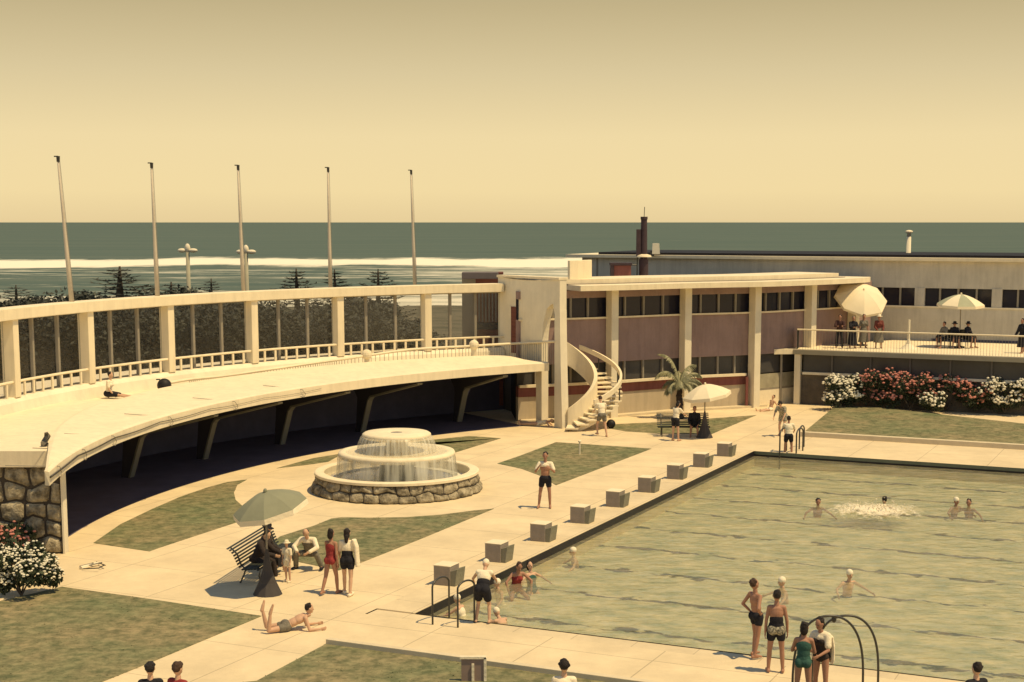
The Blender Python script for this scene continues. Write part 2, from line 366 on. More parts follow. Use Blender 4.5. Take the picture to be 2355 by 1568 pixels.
def pool_floor():
    m = bpy.data.materials.new('pool_floor'); m.use_nodes = True; n = m.node_tree.nodes; l = m.node_tree.links; b = n['Principled BSDF']
    b.inputs['Roughness'].default_value = .7
    g = n.new('ShaderNodeNewGeometry')
    def vm(op, a, v):
        k = n.new('ShaderNodeVectorMath'); k.operation = op; l.new(a, k.inputs[0]); k.inputs[1].default_value = v; return k
    def mm(op, a, b_, c=None):
        k = n.new('ShaderNodeMath'); k.operation = op
        for i, x in enumerate((a, b_, c)):
            if x is None: continue
            if isinstance(x, (int, float)): k.inputs[i].default_value = x
            else: l.new(x, k.inputs[i])
        return k.outputs[0]
    rel = vm('SUBTRACT', g.outputs['Position'], (PO.x, PO.y, 0)).outputs[0]
    bb = vm('DOT_PRODUCT', rel, (PB.x, PB.y, 0)).outputs['Value']
    aa = vm('DOT_PRODUCT', rel, (PA.x, PA.y, 0)).outputs['Value']
    cmb = n.new('ShaderNodeCombineXYZ'); l.new(mm('MULTIPLY', aa, .8), cmb.inputs[0]); l.new(bb, cmb.inputs[1])
    nz = n.new('ShaderNodeTexNoise'); nz.inputs['Scale'].default_value = 1.9; nz.inputs['Detail'].default_value = 6; l.new(cmb.outputs[0], nz.inputs['Vector'])
    bw_ = mm('ADD', bb, mm('MULTIPLY', mm('SUBTRACT', nz.outputs[0], .5), 1.1))
    ph = mm('ABSOLUTE', mm('SUBTRACT', mm('FRACT', mm('DIVIDE', mm('ADD', bw_, -1.35), 2.875), None), .5), None)
    nz2 = n.new('ShaderNodeTexNoise'); nz2.inputs['Scale'].default_value = 1.7; nz2.inputs['Detail'].default_value = 4; l.new(cmb.outputs[0], nz2.inputs['Vector'])
    wd = mm('MULTIPLY', mm('SUBTRACT', nz2.outputs[0], .345), .25)
    mr = n.new('ShaderNodeMapRange'); l.new(mm('SUBTRACT', wd, ph), mr.inputs[0]); mr.inputs[1].default_value = -.006; mr.inputs[2].default_value = .02
    nz3 = n.new('ShaderNodeTexNoise'); nz3.inputs['Scale'].default_value = 1.3; nz3.inputs['Detail'].default_value = 8; nz3.inputs['Roughness'].default_value = .7; l.new(cmb.outputs[0], nz3.inputs['Vector'])
    r = n.new('ShaderNodeValToRGB'); l.new(nz3.outputs[0], r.inputs[0])
    r.color_ramp.elements[0].position = .36; r.color_ramp.elements[0].color = (.30,.34,.23,1)
    r.color_ramp.elements[1].position = .64; r.color_ramp.elements[1].color = (.68,.60,.40,1)
    x = n.new('ShaderNodeMix'); x.data_type = 'RGBA'; l.new(mr.outputs[0], x.inputs[0]); l.new(r.outputs[0], x.inputs[6]); x.inputs[7].default_value = (.012,.022,.018,1)
    l.new(x.outputs[2], b.inputs['Base Color']); return m
bs.build('pool_basin', pool_floor(), kind='structure')
wl = MB()
for a0, b0, a1, b1 in ((0,0,PL,0), (PL,0,PL,PW), (PL,PW,0,PW), (0,PW,0,0)):
    p, q = pf(a0,b0), pf(a1,b1)
    wl.add([(p.x,p.y,fz), (q.x,q.y,fz), (q.x,q.y,-.30), (p.x,p.y,-.30)], [(0,1,2,3)])
wl.build('pool_wall', mat('pool_wall_paint', (.62,.52,.34), .7, .15, 1.2), kind='structure')
wl2 = MB()
for a0, b0, a1, b1 in ((0,0,PL,0), (PL,0,PL,PW), (PL,PW,0,PW), (0,PW,0,0)):
    p, q = pf(a0,b0), pf(a1,b1); wl2.add([(p.x,p.y,-.30), (q.x,q.y,-.30), (q.x,q.y,-.13 if b0 == PW and b1 == PW else .005), (p.x,p.y,-.13 if b0 == PW and b1 == PW else .005)], [(0,1,2,3)])
wl2.build('pool_rim_band', DTILE, kind='structure')
tb = MB()
p, q = pf(0,PW-.003), pf(PL,PW-.003); tb.add([(p.x,p.y,-.13),(q.x,q.y,-.13),(q.x,q.y,0),(p.x,p.y,0)], [(0,1,2,3)])
tb.build('pool_rim', TILEG, kind='structure')
def water_mat(name, bscale, bstr, tint, refl, turbid=0):
    m = bpy.data.materials.new(name); m.use_nodes = True; n = m.node_tree.nodes; l = m.node_tree.links
    n.remove(n['Principled BSDF']); o = n['Material Output']
    g = n.new('ShaderNodeNewGeometry'); mp = n.new('ShaderNodeMapping'); mp.inputs['Scale'].default_value = (.7,1.3,1); mp.inputs['Rotation'].default_value = (0,0,R(-10)); l.new(g.outputs['Position'], mp.inputs[0])
    a = n.new('ShaderNodeTexNoise'); a.inputs['Scale'].default_value = bscale; a.inputs['Detail'].default_value = 5; a.inputs['Distortion'].default_value = .6; l.new(mp.outputs[0], a.inputs['Vector'])
    bu = n.new('ShaderNodeBump'); bu.inputs['Strength'].default_value = bstr; bu.inputs['Distance'].default_value = .12; l.new(a.outputs[0], bu.inputs['Height'])
    t = n.new('ShaderNodeBsdfTransparent'); t.inputs[0].default_value = (*tint, 1)
    gl = n.new('ShaderNodeBsdfGlossy'); gl.inputs['Roughness'].default_value = .08; gl.inputs[0].default_value = (1,1,1,1); l.new(bu.outputs[0], gl.inputs['Normal'])
    fr = n.new('ShaderNodeFresnel'); fr.inputs[0].default_value = 1.33; l.new(bu.outputs[0], fr.inputs['Normal'])
    k = n.new('ShaderNodeMath'); k.operation = 'MULTIPLY'; k.inputs[1].default_value = refl; l.new(fr.outputs[0], k.inputs[0])
    base = t
    if turbid:
        nn = n.new('ShaderNodeTexNoise'); nn.inputs['Scale'].default_value = 2.4; nn.inputs['Detail'].default_value = 9; nn.inputs['Roughness'].default_value = .72; nn.inputs['Distortion'].default_value = .5; l.new(mp.outputs[0], nn.inputs['Vector'])
        rr = n.new('ShaderNodeValToRGB'); l.new(nn.outputs[0], rr.inputs[0])
        rr.color_ramp.elements[0].position = .38; rr.color_ramp.elements[0].color = (.28,.305,.205,1); rr.color_ramp.elements[1].position = .62; rr.color_ramp.elements[1].color = (.66,.56,.365,1)
        df = n.new('ShaderNodeBsdfDiffuse'); l.new(rr.outputs[0], df.inputs[0]); l.new(bu.outputs[0], df.inputs['Normal'])
        base = n.new('ShaderNodeMixShader'); base.inputs[0].default_value = turbid; l.new(t.outputs[0], base.inputs[1]); l.new(df.outputs[0], base.inputs[2])
    x = n.new('ShaderNodeMixShader'); l.new(k.outputs[0], x.inputs[0]); l.new(base.outputs[0], x.inputs[1]); l.new(gl.outputs[0], x.inputs[2]); l.new(x.outputs[0], o.inputs[0]); return m
POOLW = water_mat('pool_water', 2.2, .55, (.92,.95,.88), .55, .30)
wt = MB(); quad(wt, [pf(.002,.002), pf(PL,.002), pf(PL,PW-.006), pf(.002,PW-.006)], WZ)
wt.build('pool_water', POOLW, kind='structure')

# ------------------------------------------------------------------ lawns and kerbs
def px(pts, z=0): return [at(u, v, z) for u, v in pts]
lawn_polys = [
 [(-160,1395),(0,1383),(143,1350),(330,1376),(602,1417),(360,1518),(236,1568),(120,1630),(-300,1700)],
 [(215,1249),(277,1206),(350,1171),(414,1143),(478,1121),(522,1109),(568,1103),(546,1115),(538,1133),(542,1150),(560,1166),(600,1183),(366,1260),(344,1268)],
 [(636,1077),(720,1054),(776,1045),(870,1029),(981,1013),(1079,1003),(1152,1008),(1043,1042),(1010,1030),(960,1020),(900,1018),(840,1026),(790,1042),(755,1062),(700,1070)],
 [(610,1262),(644,1234),(723,1209),(762,1193),(785,1190),(847,1191),(931,1190),(1015,1184),(1085,1175),(1136,1170),(959,1243),(818,1299),(779,1312),(671,1289)],
 [(1144,1066),(1194,1049),(1279,1017),(1498,1032),(1279,1116),(1245,1095),(1200,1078)],
 [(1400,985),(1408,976),(1517,971),(1643,962),(1739,955),(1637,998),(1517,997),(1440,992)],
]
def inside(p, poly):
    c = False; n = len(poly)
    for i in range(n):
        a, b = poly[i], poly[(i+1) % n]
        if (a[1] > p[1]) != (b[1] > p[1]) and p[0] < (b[0]-a[0])*(p[1]-a[1])/(b[1]-a[1])+a[0]: c = not c
    return c
def lawn(poly, z, tufts, seed):
    m = MB(); pts = [(p.x, p.y) for p in poly]
    n = len(pts); a = sum(pts[i][0]*pts[(i+1)%n][1]-pts[(i+1)%n][0]*pts[i][1] for i in range(n))
    if a < 0: pts.reverse()
    m.prism(pts, z-.2, z+.012); m.build('lawn', GRASS, kind='structure')
    rnd = random.Random(seed); x0, x1 = min(p[0] for p in pts), max(p[0] for p in pts); y0, y1 = min(p[1] for p in pts), max(p[1] for p in pts)
    g = MB(); area = abs(a)/2
    for k in range(int(tufts*(x1-x0)*(y1-y0))):
        x, y = rnd.uniform(x0,x1), rnd.uniform(y0,y1)
        if not inside((x,y), pts): continue
        h = rnd.uniform(.010,.022)*(1.4 if noise.noise(Vector((x*.9,y*.9,3))) > .15 else 1); t = rnd.uniform(0,6.28); wd = rnd.uniform(.02,.05); dx, dy = math.cos(t)*wd, math.sin(t)*wd
        lx, ly = rnd.uniform(-.04,.04), rnd.uniform(-.04,.04)
        o = len(g.v); g.v += [(x-dx,y-dy,z), (x+dx,y+dy,z), (x+lx+dx*.3,y+ly+dy*.3,z+h)]; g.f.append((o,o+1,o+2))
    return g
grass_all = MB()
for i, pl in enumerate(lawn_polys):
    g = lawn(px(pl), .0, 55 if i in (0,) else 40, i); grass_all.add(g.v, g.f)
# raised lawn on the far side of the pool, with its kerb
kz = .20
rl = [at(1920,943), at(2007,944), at(2355,957)]
e0, e1 = pf(3.2, PW+2.65), pf(60, PW+2.65)
front_l = at(1850,1002)
d0 = (front_l.xy-PO).dot(PA); fb = (front_l.xy-PO).dot(PB)
poly = [pf(d0,fb), pf(60,fb), pf(60,fb+9), pf(d0+2,fb+9), at(1920,943)]
poly = [pf(d0,fb), pf(45,fb), pf(45,fb+5.2), pf(12,fb+5.2), at(2007,944), at(1920,943)]
g = lawn(poly, kz-.03, 30, 11); grass_all.add(g.v, g.f)
kb = MB(); slab(kb, d0-.1, 46, fb-.30, fb, -.05, kz); kb.build('lawn_kerb', KERB, kind='structure', bevel=.01)
# lower lawn in front of the pool terrace
f0 = at(749,1483); g0 = (f0.xy-PO).dot(PA); g1 = (f0.xy-PO).dot(PB)
f1 = at(590,1568); h0 = (f1.xy-PO)
fe = at(1383,1569); ge = (fe.xy-PO)
sl = (ge.dot(PB)-g1)/(ge.dot(PA)-g0)
pts = [pf(g0,g1), pf(g0+14,g1+sl*14), pf(g0+14,g1-6), pf(h0.dot(PA)-3, h0.dot(PB)-3), at(590,1568)]
g = lawn(pts, .012, 55, 12); grass_all.add(g.v, g.f)
kb = MB(); q0, q1 = pf(g0,g1), pf(g0+14,g1+sl*14); dd = (q1-q0).normalized(); nn = Vector((-dd.y, dd.x, 0))
kb.prism([q0[:2], q1[:2], (q1+nn*.16)[:2], (q0+nn*.16)[:2]], -.05, .13); kb.build('lawn_kerb', KERB, kind='structure', bevel=.01)
grass_all.build('grass', GRASS, kind='stuff', label='short mown grass covering the lawns', cat='grass')

# arcade floor outside the circle where the pavement ends; canopy shade painted dark
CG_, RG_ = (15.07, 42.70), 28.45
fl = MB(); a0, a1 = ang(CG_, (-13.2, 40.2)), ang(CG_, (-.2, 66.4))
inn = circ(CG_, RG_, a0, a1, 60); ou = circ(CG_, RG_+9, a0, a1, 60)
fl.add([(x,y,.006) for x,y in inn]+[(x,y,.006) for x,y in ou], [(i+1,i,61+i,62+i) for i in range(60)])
fl.build('arcade_floor', mat('shaded_arcade_floor', (.12,.105,.15), .9, .2, 1), kind='structure')

# ------------------------------------------------------------------ curved gallery on the left
gal = thing('curved_gallery', (-12, 52, 0), 'long curved white gallery with glazed upper floor over a dark open arcade', 'building')
def cpt(c, r, a): return Vector((c[0]+r*math.cos(a), c[1]+r*math.sin(a)))
aL0, aL1 = ang(CL, (-12.0, 37.0)), ang(CL, (.75, 66.2))
NL = 72
lipv = [cpt(CL, RL, aL0+(aL1-aL0)*i/NL) for i in range(NL+1)]
ridge_pts = [at(110,1082,2.88), at(116,1040,2.98), at(140,980,3.0), at(205,938,3.0), at(281,916,3.02), at(421,882,3.05), at(629,853,3.12), at(800,836,3.18), at(943,826,3.2), at(1141,817,3.15), at(1215,828,2.95)]
ridge = spline(ridge_pts, NL)
secs = []
for i in range(NL+1):
    a = aL0+(aL1-aL0)*i/NL; p = lipv[i]; inn2 = cpt(CL, RL+.12, a); r = ridge[i]
    rr = Vector((r.x, r.y)); back = rr+(rr-p).normalized()*.12
    secs.append([(p.x,p.y,2.5), (p.x,p.y,2.84), (inn2.x,inn2.y,2.88), (r.x,r.y,r.z), (back.x,back.y,r.z-.02), (back.x,back.y,2.5)])
m = MB(); m.loft(secs); m.build('canopy_slab', WHITE, gal)
# terrace floor behind the canopy ridge
m = MB(); A0, A1 = aL0-.16, aL1+.02
tf_in = [(q.x, q.y) for q in ridge]
cA = (15.52, 43.16); outc = [cpt(CL, RL+11, aL0+(aL1-aL0)*i/NL) for i in range(NL+1)]
i0 = next(i for i, q in enumerate(ridge) if q.y > 40.35); tf_in = tf_in[i0:]; outc = outc[i0:]; nT = len(tf_in)
m.add([(x,y,2.78) for x,y in tf_in]+[(q.x,q.y,2.78) for q in outc]+[(x,y,2.52) for x,y in tf_in]+[(q.x,q.y,2.52) for q in outc],
      [(i+1,i,nT+i,nT+1+i) for i in range(nT-1)]+[(2*nT+i,2*nT+1+i,3*nT+1+i,3*nT+i) for i in range(nT-1)])
m.build('terrace_floor', WHITE, gal)
# left end of the terrace above the stone wall
m = MB(); m.prism([(-34,40.42), (-12.72,40.36), (-12.75,42.5), (-13.5,52), (-34,52)], 2.42, 2.86); m.build('terrace_end', WHITE, gal)
# back wall of the arcade, its shade put into a dark colour
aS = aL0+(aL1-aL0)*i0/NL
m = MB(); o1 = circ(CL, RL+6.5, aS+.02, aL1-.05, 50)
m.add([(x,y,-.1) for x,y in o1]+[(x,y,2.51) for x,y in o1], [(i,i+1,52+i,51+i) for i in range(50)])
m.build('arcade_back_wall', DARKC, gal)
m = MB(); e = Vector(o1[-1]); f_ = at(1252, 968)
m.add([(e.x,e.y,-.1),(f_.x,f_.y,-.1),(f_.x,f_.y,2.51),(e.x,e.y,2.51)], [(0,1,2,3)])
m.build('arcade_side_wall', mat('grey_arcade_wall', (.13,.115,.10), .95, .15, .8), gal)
# soffit just under the slabs, its shade put into the colour
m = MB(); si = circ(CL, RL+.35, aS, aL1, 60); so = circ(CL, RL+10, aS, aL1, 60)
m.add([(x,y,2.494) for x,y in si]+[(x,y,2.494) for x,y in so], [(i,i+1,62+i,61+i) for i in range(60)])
m.build('soffit', mat('shaded_soffit', (.10,.075,.08), .95, .15, .8), gal)
# leaning struts with haunches; light and shade put into edge and side colours
for (u, v) in ((1057,970), (835,994), (650,1022), (473,1056), (303,1098)):
    p = at(u, v); th = ang(CL, p); rad = Vector((math.cos(th), math.sin(th))); s0 = (p.xy-Vector(CL)).length-RL
    tg = (-rad.y, rad.x); o = cpt(CL, RL, th)
    prof = [(s0+.05,-.05), (s0+.35,-.05), (s0+.2,1.5), (s0+.9,2.48), (.35,2.48), (.35,2.36), (s0-.62,1.62), (s0-.45,1.45)]
    st_ = MB().extrude(prof, (o.x,o.y,0), rad, tg, .24).build('strut', mat('shaded_strut_side', (.05,.047,.06), .95, .1, 1), gal)
    edge = [(s0+.0,-.04),(s0+.07,-.04),(s0-.43,1.43),(s0-.60,1.64),(.30,2.40),(.30,2.33),(s0-.66,1.58),(s0-.50,1.43)]
    MB().extrude(edge, (o.x,o.y,0), rad, tg, .27).build('strut_face', STRUTM, st_)
# curb under the windows
CW_, RW_ = (9.92, 44.04), 27.53
pil = [(-17.16,49.63),(-15.55,52.99),(-13.85,58.01),(-11.18,61.07),(-8.21,64.68),(-4.82,67.34)]
pa = [ang(CW_, p) for p in pil]
k1 = sum((i-2.5)*(a-sum(pa)/6) for i, a in enumerate(pa))/17.5; k0 = sum(pa)/6-2.5*k1
pang = [k0+k1*i for i in range(-2, 6)]+[ang(CW_, (-1.45,69.15))]
gA0, gA1 = pang[0], pang[-1]
m = MB(); secs = []
for i in range(81):
    a = gA0+(gA1-gA0)*i/80
    f = [(RW_+.45,2.7),(RW_+.45,3.3),(RW_-.12,3.3),(RW_-.30,3.16),(RW_-.42,2.7)]
    secs.append([(CW_[0]+r*math.cos(a), CW_[1]+r*math.sin(a), z) for r, z in f])
m.loft(secs); m.build('curb_wall', PALE, gal)
m = MB(); secs = []
for i in range(81):
    a = gA0+(gA1-gA0)*i/80
    f = [(RW_+.42,5.84),(RW_+.42,6.22),(RW_-.30,6.22),(RW_-.30,5.84)]
    secs.append([(CW_[0]+r*math.cos(a), CW_[1]+r*math.sin(a), z) for r, z in f])
m.loft(secs); m.build('top_beam', WHITE, gal, bevel=.02)
for i, a in enumerate(pang):
    p = cpt(CW_, RW_+.02, a)
    if i == len(pang)-1: break
    m = MB(); m.box((p.x,p.y,4.57), (.46,.34,2.56), (math.cos(a), math.sin(a))); m.build('pillar', WHITE, gal, bevel=.02)
    b = pang[i+1]; st = a+.008; en = b-.008
    m = MB()
    for t in (1/3, 2/3):
        q = cpt(CW_, RW_+.14, a+(b-a)*t); aa = a+(b-a)*t; m.box((q.x,q.y,4.57), (.12,.11,2.54), (math.cos(aa), math.sin(aa)))
    for z_ in (3.33, 5.81): m.loft([[(CW_[0]+r_*math.cos(t_), CW_[1]+r_*math.sin(t_), zz_) for r_, zz_ in ((RW_+.11,z_-.025),(RW_+.17,z_-.025),(RW_+.17,z_+.025),(RW_+.11,z_+.025))] for t_ in [st+(en-st)*i_/6 for i_ in range(7)]])
    wb = m.build('window', GREYM, gal)
    m = MB(); cc = circ(CW_, RW_+.16, st, en, 6)
    m.add([(x,y,3.3) for x,y in cc]+[(x,y,5.84) for x,y in cc], [(j,j+1,8+j,7+j) for j in range(6)]); m.build('pane', CGLASS, wb)
    m = MB(); m.tube([(x,y,3.80) for x,y in circ(CW_, RW_-.10, st, en, 6)], .045, 6)
    for t in range(1, 8):
        aa = a+(b-a)*t/8; q = cpt(CW_, RW_-.10, aa); m.box((q.x,q.y,3.54), (.05,.09,.48), (math.cos(aa), math.sin(aa)))
    m.build('window_rail', WHITE, wb)
# picket railing on the canopy ridge
rt = []
for i, (u, v, off) in enumerate([(390,880,.0),(440,872,.16),(520,864,.24),(629,848,.35),(720,835,.40),(800,824,.43),(943,804,.46),(1078,796,.46),(1141,792,.48)]):
    # ridge point at this column, set back a little, railing rising above it
    best = min(ridge, key=lambda q: abs(CPX+CF*q.x/q.y-u)); Y = best.y+.35
    p = atY(u, v, Y); rt.append(p)
rt += [atY(1200,789,67.6), atY(1276,785,66.1)]
rtp = spline(rt, 150)
m = MB(); m.tube(rtp, .055, 6); m.build('handrail', WHITE, gal, smooth=True)
m = MB()
for i in range(14, 150):
    p = rtp[i]; zb = 2.8
    m.tube([(p.x,p.y,zb), (p.x,p.y,p.z)], .014, 4)
m.build('picket_row', mat('grey_pickets', (.30,.27,.22), .7, .1, 4), gal)
# two white shell-like lamps on the railing
for u, v in ((845,808), (1090,799)):
    q = min(rtp, key=lambda p: abs(CPX+CF*p.x/p.y-u)); m = MB(); m.ball((q.x,q.y-.05,q.z+.05), (.22,.2,.22)); m.box((q.x,q.y-.02,q.z-.35), (.2,.2,.6))
    m.build('railing_post', WHITE, gal, smooth=False)

# ------------------------------------------------------------------ end wall (pylon) with the pointed arch
W0 = Vector((1.16, 65.85)); W1 = Vector((-1.60, 69.35)); wd_ = (W1-W0).normalized(); wn = Vector((-wd_.y, wd_.x))
if wn.y > 0: wn = -wn
ew = thing('end_wall', (W0.x, W0.y, 0), 'tall white end wall with a narrow pointed arch, left of the spiral stairs', 'wall')
Lw = (W1-W0).length; TH = .38
def wallpt(s, d, z): q = W0+wd_*s-wn*d; return (q.x, q.y, z)
ys_ = []
# outline as vertical strips: s ranges with [z0,z1]; slit between s0(z) and s1
zt = lambda s: 6.52-.10*math.sin(math.pi*min(1, s/Lw))
s1, sA = .36, 1.26           # slit: leg up to s1, left jamb beyond sA at the foot
def slit_l(z): t = min(1, max(0, (z-3.7)/1.5)); return sA-(sA-s1-.55)*t**1.8
m = MB(); zs = [0+5.2*i/24 for i in range(25)]
legx = lambda z: -.20*(1-min(1, z/6))**1.5
secs = [[wallpt(legx(z),0,z), wallpt(s1+.04*(z > 5),0,z), wallpt(s1+.04*(z > 5),TH,z), wallpt(legx(z),TH,z)] for z in zs]
m.loft(secs)
secs = [[wallpt(max(slit_l(z), s1+.02),0,z), wallpt(Lw,0,z), wallpt(Lw,TH,z), wallpt(max(slit_l(z), s1+.02),TH,z)] for z in zs if z >= 2.6]
secs.insert(0, [wallpt(sA,0,2.5), wallpt(Lw,0,2.5), wallpt(Lw,TH,2.5), wallpt(sA,TH,2.5)])
m.loft(secs)
m.box((*(W0+wd_*(sA+.20)-wn*.19), 1.25), (.40,.38,2.5), wd_)
n_ = 24; top = [(Lw*i/n_, zt(Lw*i/n_)) for i in range(n_+1)]
# lintel, with the point of the arch notched into it
prof = [(0,5.2),(s1+.04,5.2),(s1+.12,5.45),(s1+.26,5.40),(s1+.55,5.2),(Lw,5.2)]+[(s, z) for s, z in reversed(top)]
o_ = W0-wn*TH/2; m.extrude(prof, (o_.x,o_.y,0), wd_, wn, TH)
m.build('wall_panel', PALE, ew)
m = MB(); q = W0+wd_*3.25+wn*.012; m.box((q.x,q.y,4.15), (.42,.03,2.1), wd_); m.build('door', BRICK, ew)
m = MB(); q = W0+wd_*3.52+wn*.012; m.box((q.x,q.y,4.15), (.12,.04,2.14), wd_); m.build('door_frame', PALE, ew)
m = MB(); q = W0+wd_*Lw*.5-wn*TH/2
m.box((q.x,q.y,6.55), (Lw+.04,.52,.10), wd_); m.build('coping', WHITE, ew)
# white parapet block just behind the wall
m = MB(); q0 = at(1283,655,6.3)
tk = thing('roof_tank', (1.9, 69.4, 6.0), 'white block standing on the roof right behind the tall end wall', 'roof block')
m.box((2.15,69.75,6.68), (1.7,.14,1.16), (.62,.78)); m.build('block_body', WHITE, tk, bevel=.03)

# brick hut and roof box at the right end of the gallery
bh = thing('brick_hut', (-3.2, 72.5, 0), 'small brick house with a louvred opening behind the last gallery window', 'building')
m = MB(); a_, b_ = atY(1095,760,72.5), atY(1152,760,72.5)
m.box(((a_.x+b_.x)/2, 73.2, 3.4), (b_.x-a_.x+.2, 1.4, 6.4)); m.build('wall', BRICK, bh)
m = MB(); m.box(((a_.x+b_.x)/2, 72.47, 4.05), (b_.x-a_.x+.1, .06, .34)); m.build('dark_band', CB, bh)
m = MB(); 
for k in range(7): m.box((a_.x+.15+k*.16, 72.46, 5.0), (.07,.06,1.5))
m.build('louver', mat('louver_metal', (.12,.11,.11), .5, .2, 4), bh)
m = MB(); a_, b_ = atY(1063,760,72.4), atY(1094,760,72.4); m.box(((a_.x+b_.x)/2, 72.7, 3.9), (b_.x-a_.x, .6, 5.4)); m.build('grey_panel', mat('grey_panel', (.20,.18,.15), .9, .1, 2), bh)
m = MB(); a_, b_ = atY(1062,645,71), atY(1145,645,71); m.box(((a_.x+b_.x)/2, 71.6, 6.5), (b_.x-a_.x, 1.2, .30)); m.build('roof', mat('roof_box', (.15,.13,.13), .9, .1, 2), bh, bevel=.02)

# ------------------------------------------------------------------ spiral stairs
SC = Vector((1.62, 67.0)); stairs = thing('spiral_stairs', (SC.x, SC.y, 0), 'white curved outdoor stairs winding down beside the end wall', 'stairs')
ri, ro, RISE = 1.25, 2.25, 2.85
def hz(t): return RISE*t
T0, T1 = R(-95), R(100)
def hp(r, t, z): a = T0+(T1-T0)*t; return (SC.x+r*math.cos(a), SC.y+r*math.sin(a), z)
m = MB(); secs = []
for i in range(41):
    t = i/40; z = hz(t); hh = .86; zb = z-.15 if i > 2 else 0
    th = .16
    secs.append([hp(ri-th,t,max(0,z-.15)), hp(ri,t,max(0,z-.15)), hp(ri,t,z+hh), hp(ri-th,t,z+hh)])
m.loft(secs); m.build('parapet', WHITE, stairs)
m = MB(); secs = []
for i in range(41):
    t = .16+.84*i/40; z = hz(t)
    secs.append([hp(ro,t,z+.68), hp(ro+.10,t,z+.68), hp(ro+.10,t,z+.90), hp(ro,t,z+.90)])
m.loft(secs); m.build('parapet', WHITE, stairs)
m = MB(); secs = []
for i in range(41):
    t = i/40; z = hz(t); secs.append([hp(ro-.35,t,z-.28+.02), hp(ro-.2,t,z-.28+.02), hp(ro-.2,t,z-.05), hp(ro-.35,t,z-.05)])
m.loft(secs); m.build('stringer', PALE, stairs)
for i in range(17):
    t = i/17; dz = RISE/17; m = MB()
    vs = []
    for z in (hz(t)+dz-.06, hz(t)+dz):
        vs += [hp(ri,t,z), hp(ro+.12,t,z), hp(ro+.12,t+1.15/17,z), hp(ri,t+1.15/17,z)]
    m.add(vs, [(3,2,1,0),(4,5,6,7),(0,1,5,4),(1,2,6,5),(2,3,7,6),(3,0,4,7)])
    m.build('step', WHITE, stairs)
for t in (.22, .4, .58, .76):
    m = MB(); x, y, z = hp(ro+.05, t, hz(t)); m.tube([(x,y,z), (x,y,z+.75)], .03, 6); m.build('baluster', METAL, stairs)

# ------------------------------------------------------------------ pink building
pk = thing('pink_building', (9, 76, 0), 'curved pink building with tall pale pillars and two rows of dark windows', 'building')
# facade line follows the pillars
fac = spline([(-.5,67.6,0), (1.5,68.45,0), (3.72,69.55,0), (7.32,71.75,0), (10.86,73.35,0), (14.0,75.75,0), (16.7,78.2,0), (18.4,80.6,0)], 140)
def fpt(q, off, z):  # point on the facade moved off metres towards the viewer
    k = min(len(fac)-1, max(0, q)); a, b = fac[max(0,k-1)], fac[min(len(fac)-1,k+1)]
    t = (b-a).normalized(); n = Vector((t.y, -t.x, 0)); return (fac[k].x+n.x*off, fac[k].y+n.y*off, z)
def band(m, q0, q1, o0, o1, z0, z1):
    secs = []
    for q in range(q0, q1+1): secs.append([fpt(q,o0,z0), fpt(q,o1,z0), fpt(q,o1,z1), fpt(q,o0,z1)])
    return m.loft(secs)
def idx(x, y): return min(range(len(fac)), key=lambda i: (fac[i].x-x)**2+(fac[i].y-y)**2)
F0, F1 = 0, len(fac)-1
I3 = idx(10.86,73.35)
def part(nm, mt, *a): return band(MB(), *a).build(nm, mt, pk)
part('wall', PINK, F0, F1, -.72, -.42, 2.55, 4.62)
part('wall', PINK, F0, F1, -.72, -.42, 5.55, 5.9)
part('lower_wall', RED, F0, I3-1, -.72, -.42, 1.12, 1.60)
part('base_wall', BEIGE, F0, I3-1, -.72, -.46, -.05, 1.12)
part('glazing', DGLASS, F0, F1, -.66, -.56, 4.62, 5.55)
part('glazing', SHEENG, F0, I3+22, -.66, -.56, 1.60, 2.55)
part('sill', WHITE, F0, F1, -.40, -.30, 4.58, 4.66)
part('sill', WHITE, F0, I3-2, -.40, -.24, 1.56, 1.68)
rm = MB(); secs = []
for q in range(idx(1.7,68.5), F1-13):
    o1 = 1.0*max(0, 1-((q-(F1-44))/31)**2)**.5 if q > F1-44 else 1.0
    secs.append([fpt(q,-6,5.93), fpt(q,o1,5.93), fpt(q,o1,6.17), fpt(q,-6,6.17)])
rm.loft(secs); rm.build('roof', WHITE, pk)
part('roof_curb', mat('grey_roof_curb', (.22,.19,.16), .9, .1, 2), idx(1.7,68.5), F1-24, -3.5, -.28, 6.14, 6.20)
part('roof_parapet', WHITE, idx(1.7,68.5), F1-26, -3.2, -.45, 6.20, 6.40)
pill = [idx(3.72,69.55), idx(7.32,71.75), I3, idx(14.0,75.75), idx(16.7,78.2)]
for k, q in enumerate(pill):
    a, b = fac[q-1], fac[q+1]; t = (b-a).normalized(); x, y, z = fpt(q, -.14, 0)
    z0 = -.02 if k < 3 else 2.7
    m = MB(); m.box((x,y,(z0+5.9)/2), (.38,.5,5.9-z0), (t.x,t.y)); m.build('pillar', PALE, pk, bevel=.015)
edges = [0]+pill+[F1]
for k in range(len(edges)-1):
    q0, q1 = edges[k], edges[k+1]; npn = 4 if k else 5
    for j in range(1, npn):
        q = round(q0+(q1-q0)*j/npn); a, b = fac[max(0,q-1)], fac[min(F1,q+1)]; t = (b-a).normalized()
        for z0, z1, lim in ((4.66,5.55,99), (1.68,2.55,3)):
            if k >= lim: continue
            x, y, z = fpt(q, -.50, 0); m = MB(); m.box((x,y,(z0+z1)/2), (.09,.12,z1-z0), (t.x,t.y)); m.build('mullion', GREYM, pk)
# stained step at the foot of the wall
part('plinth', KERB, F0, I3+4, -.46, .02, -.02, .10)
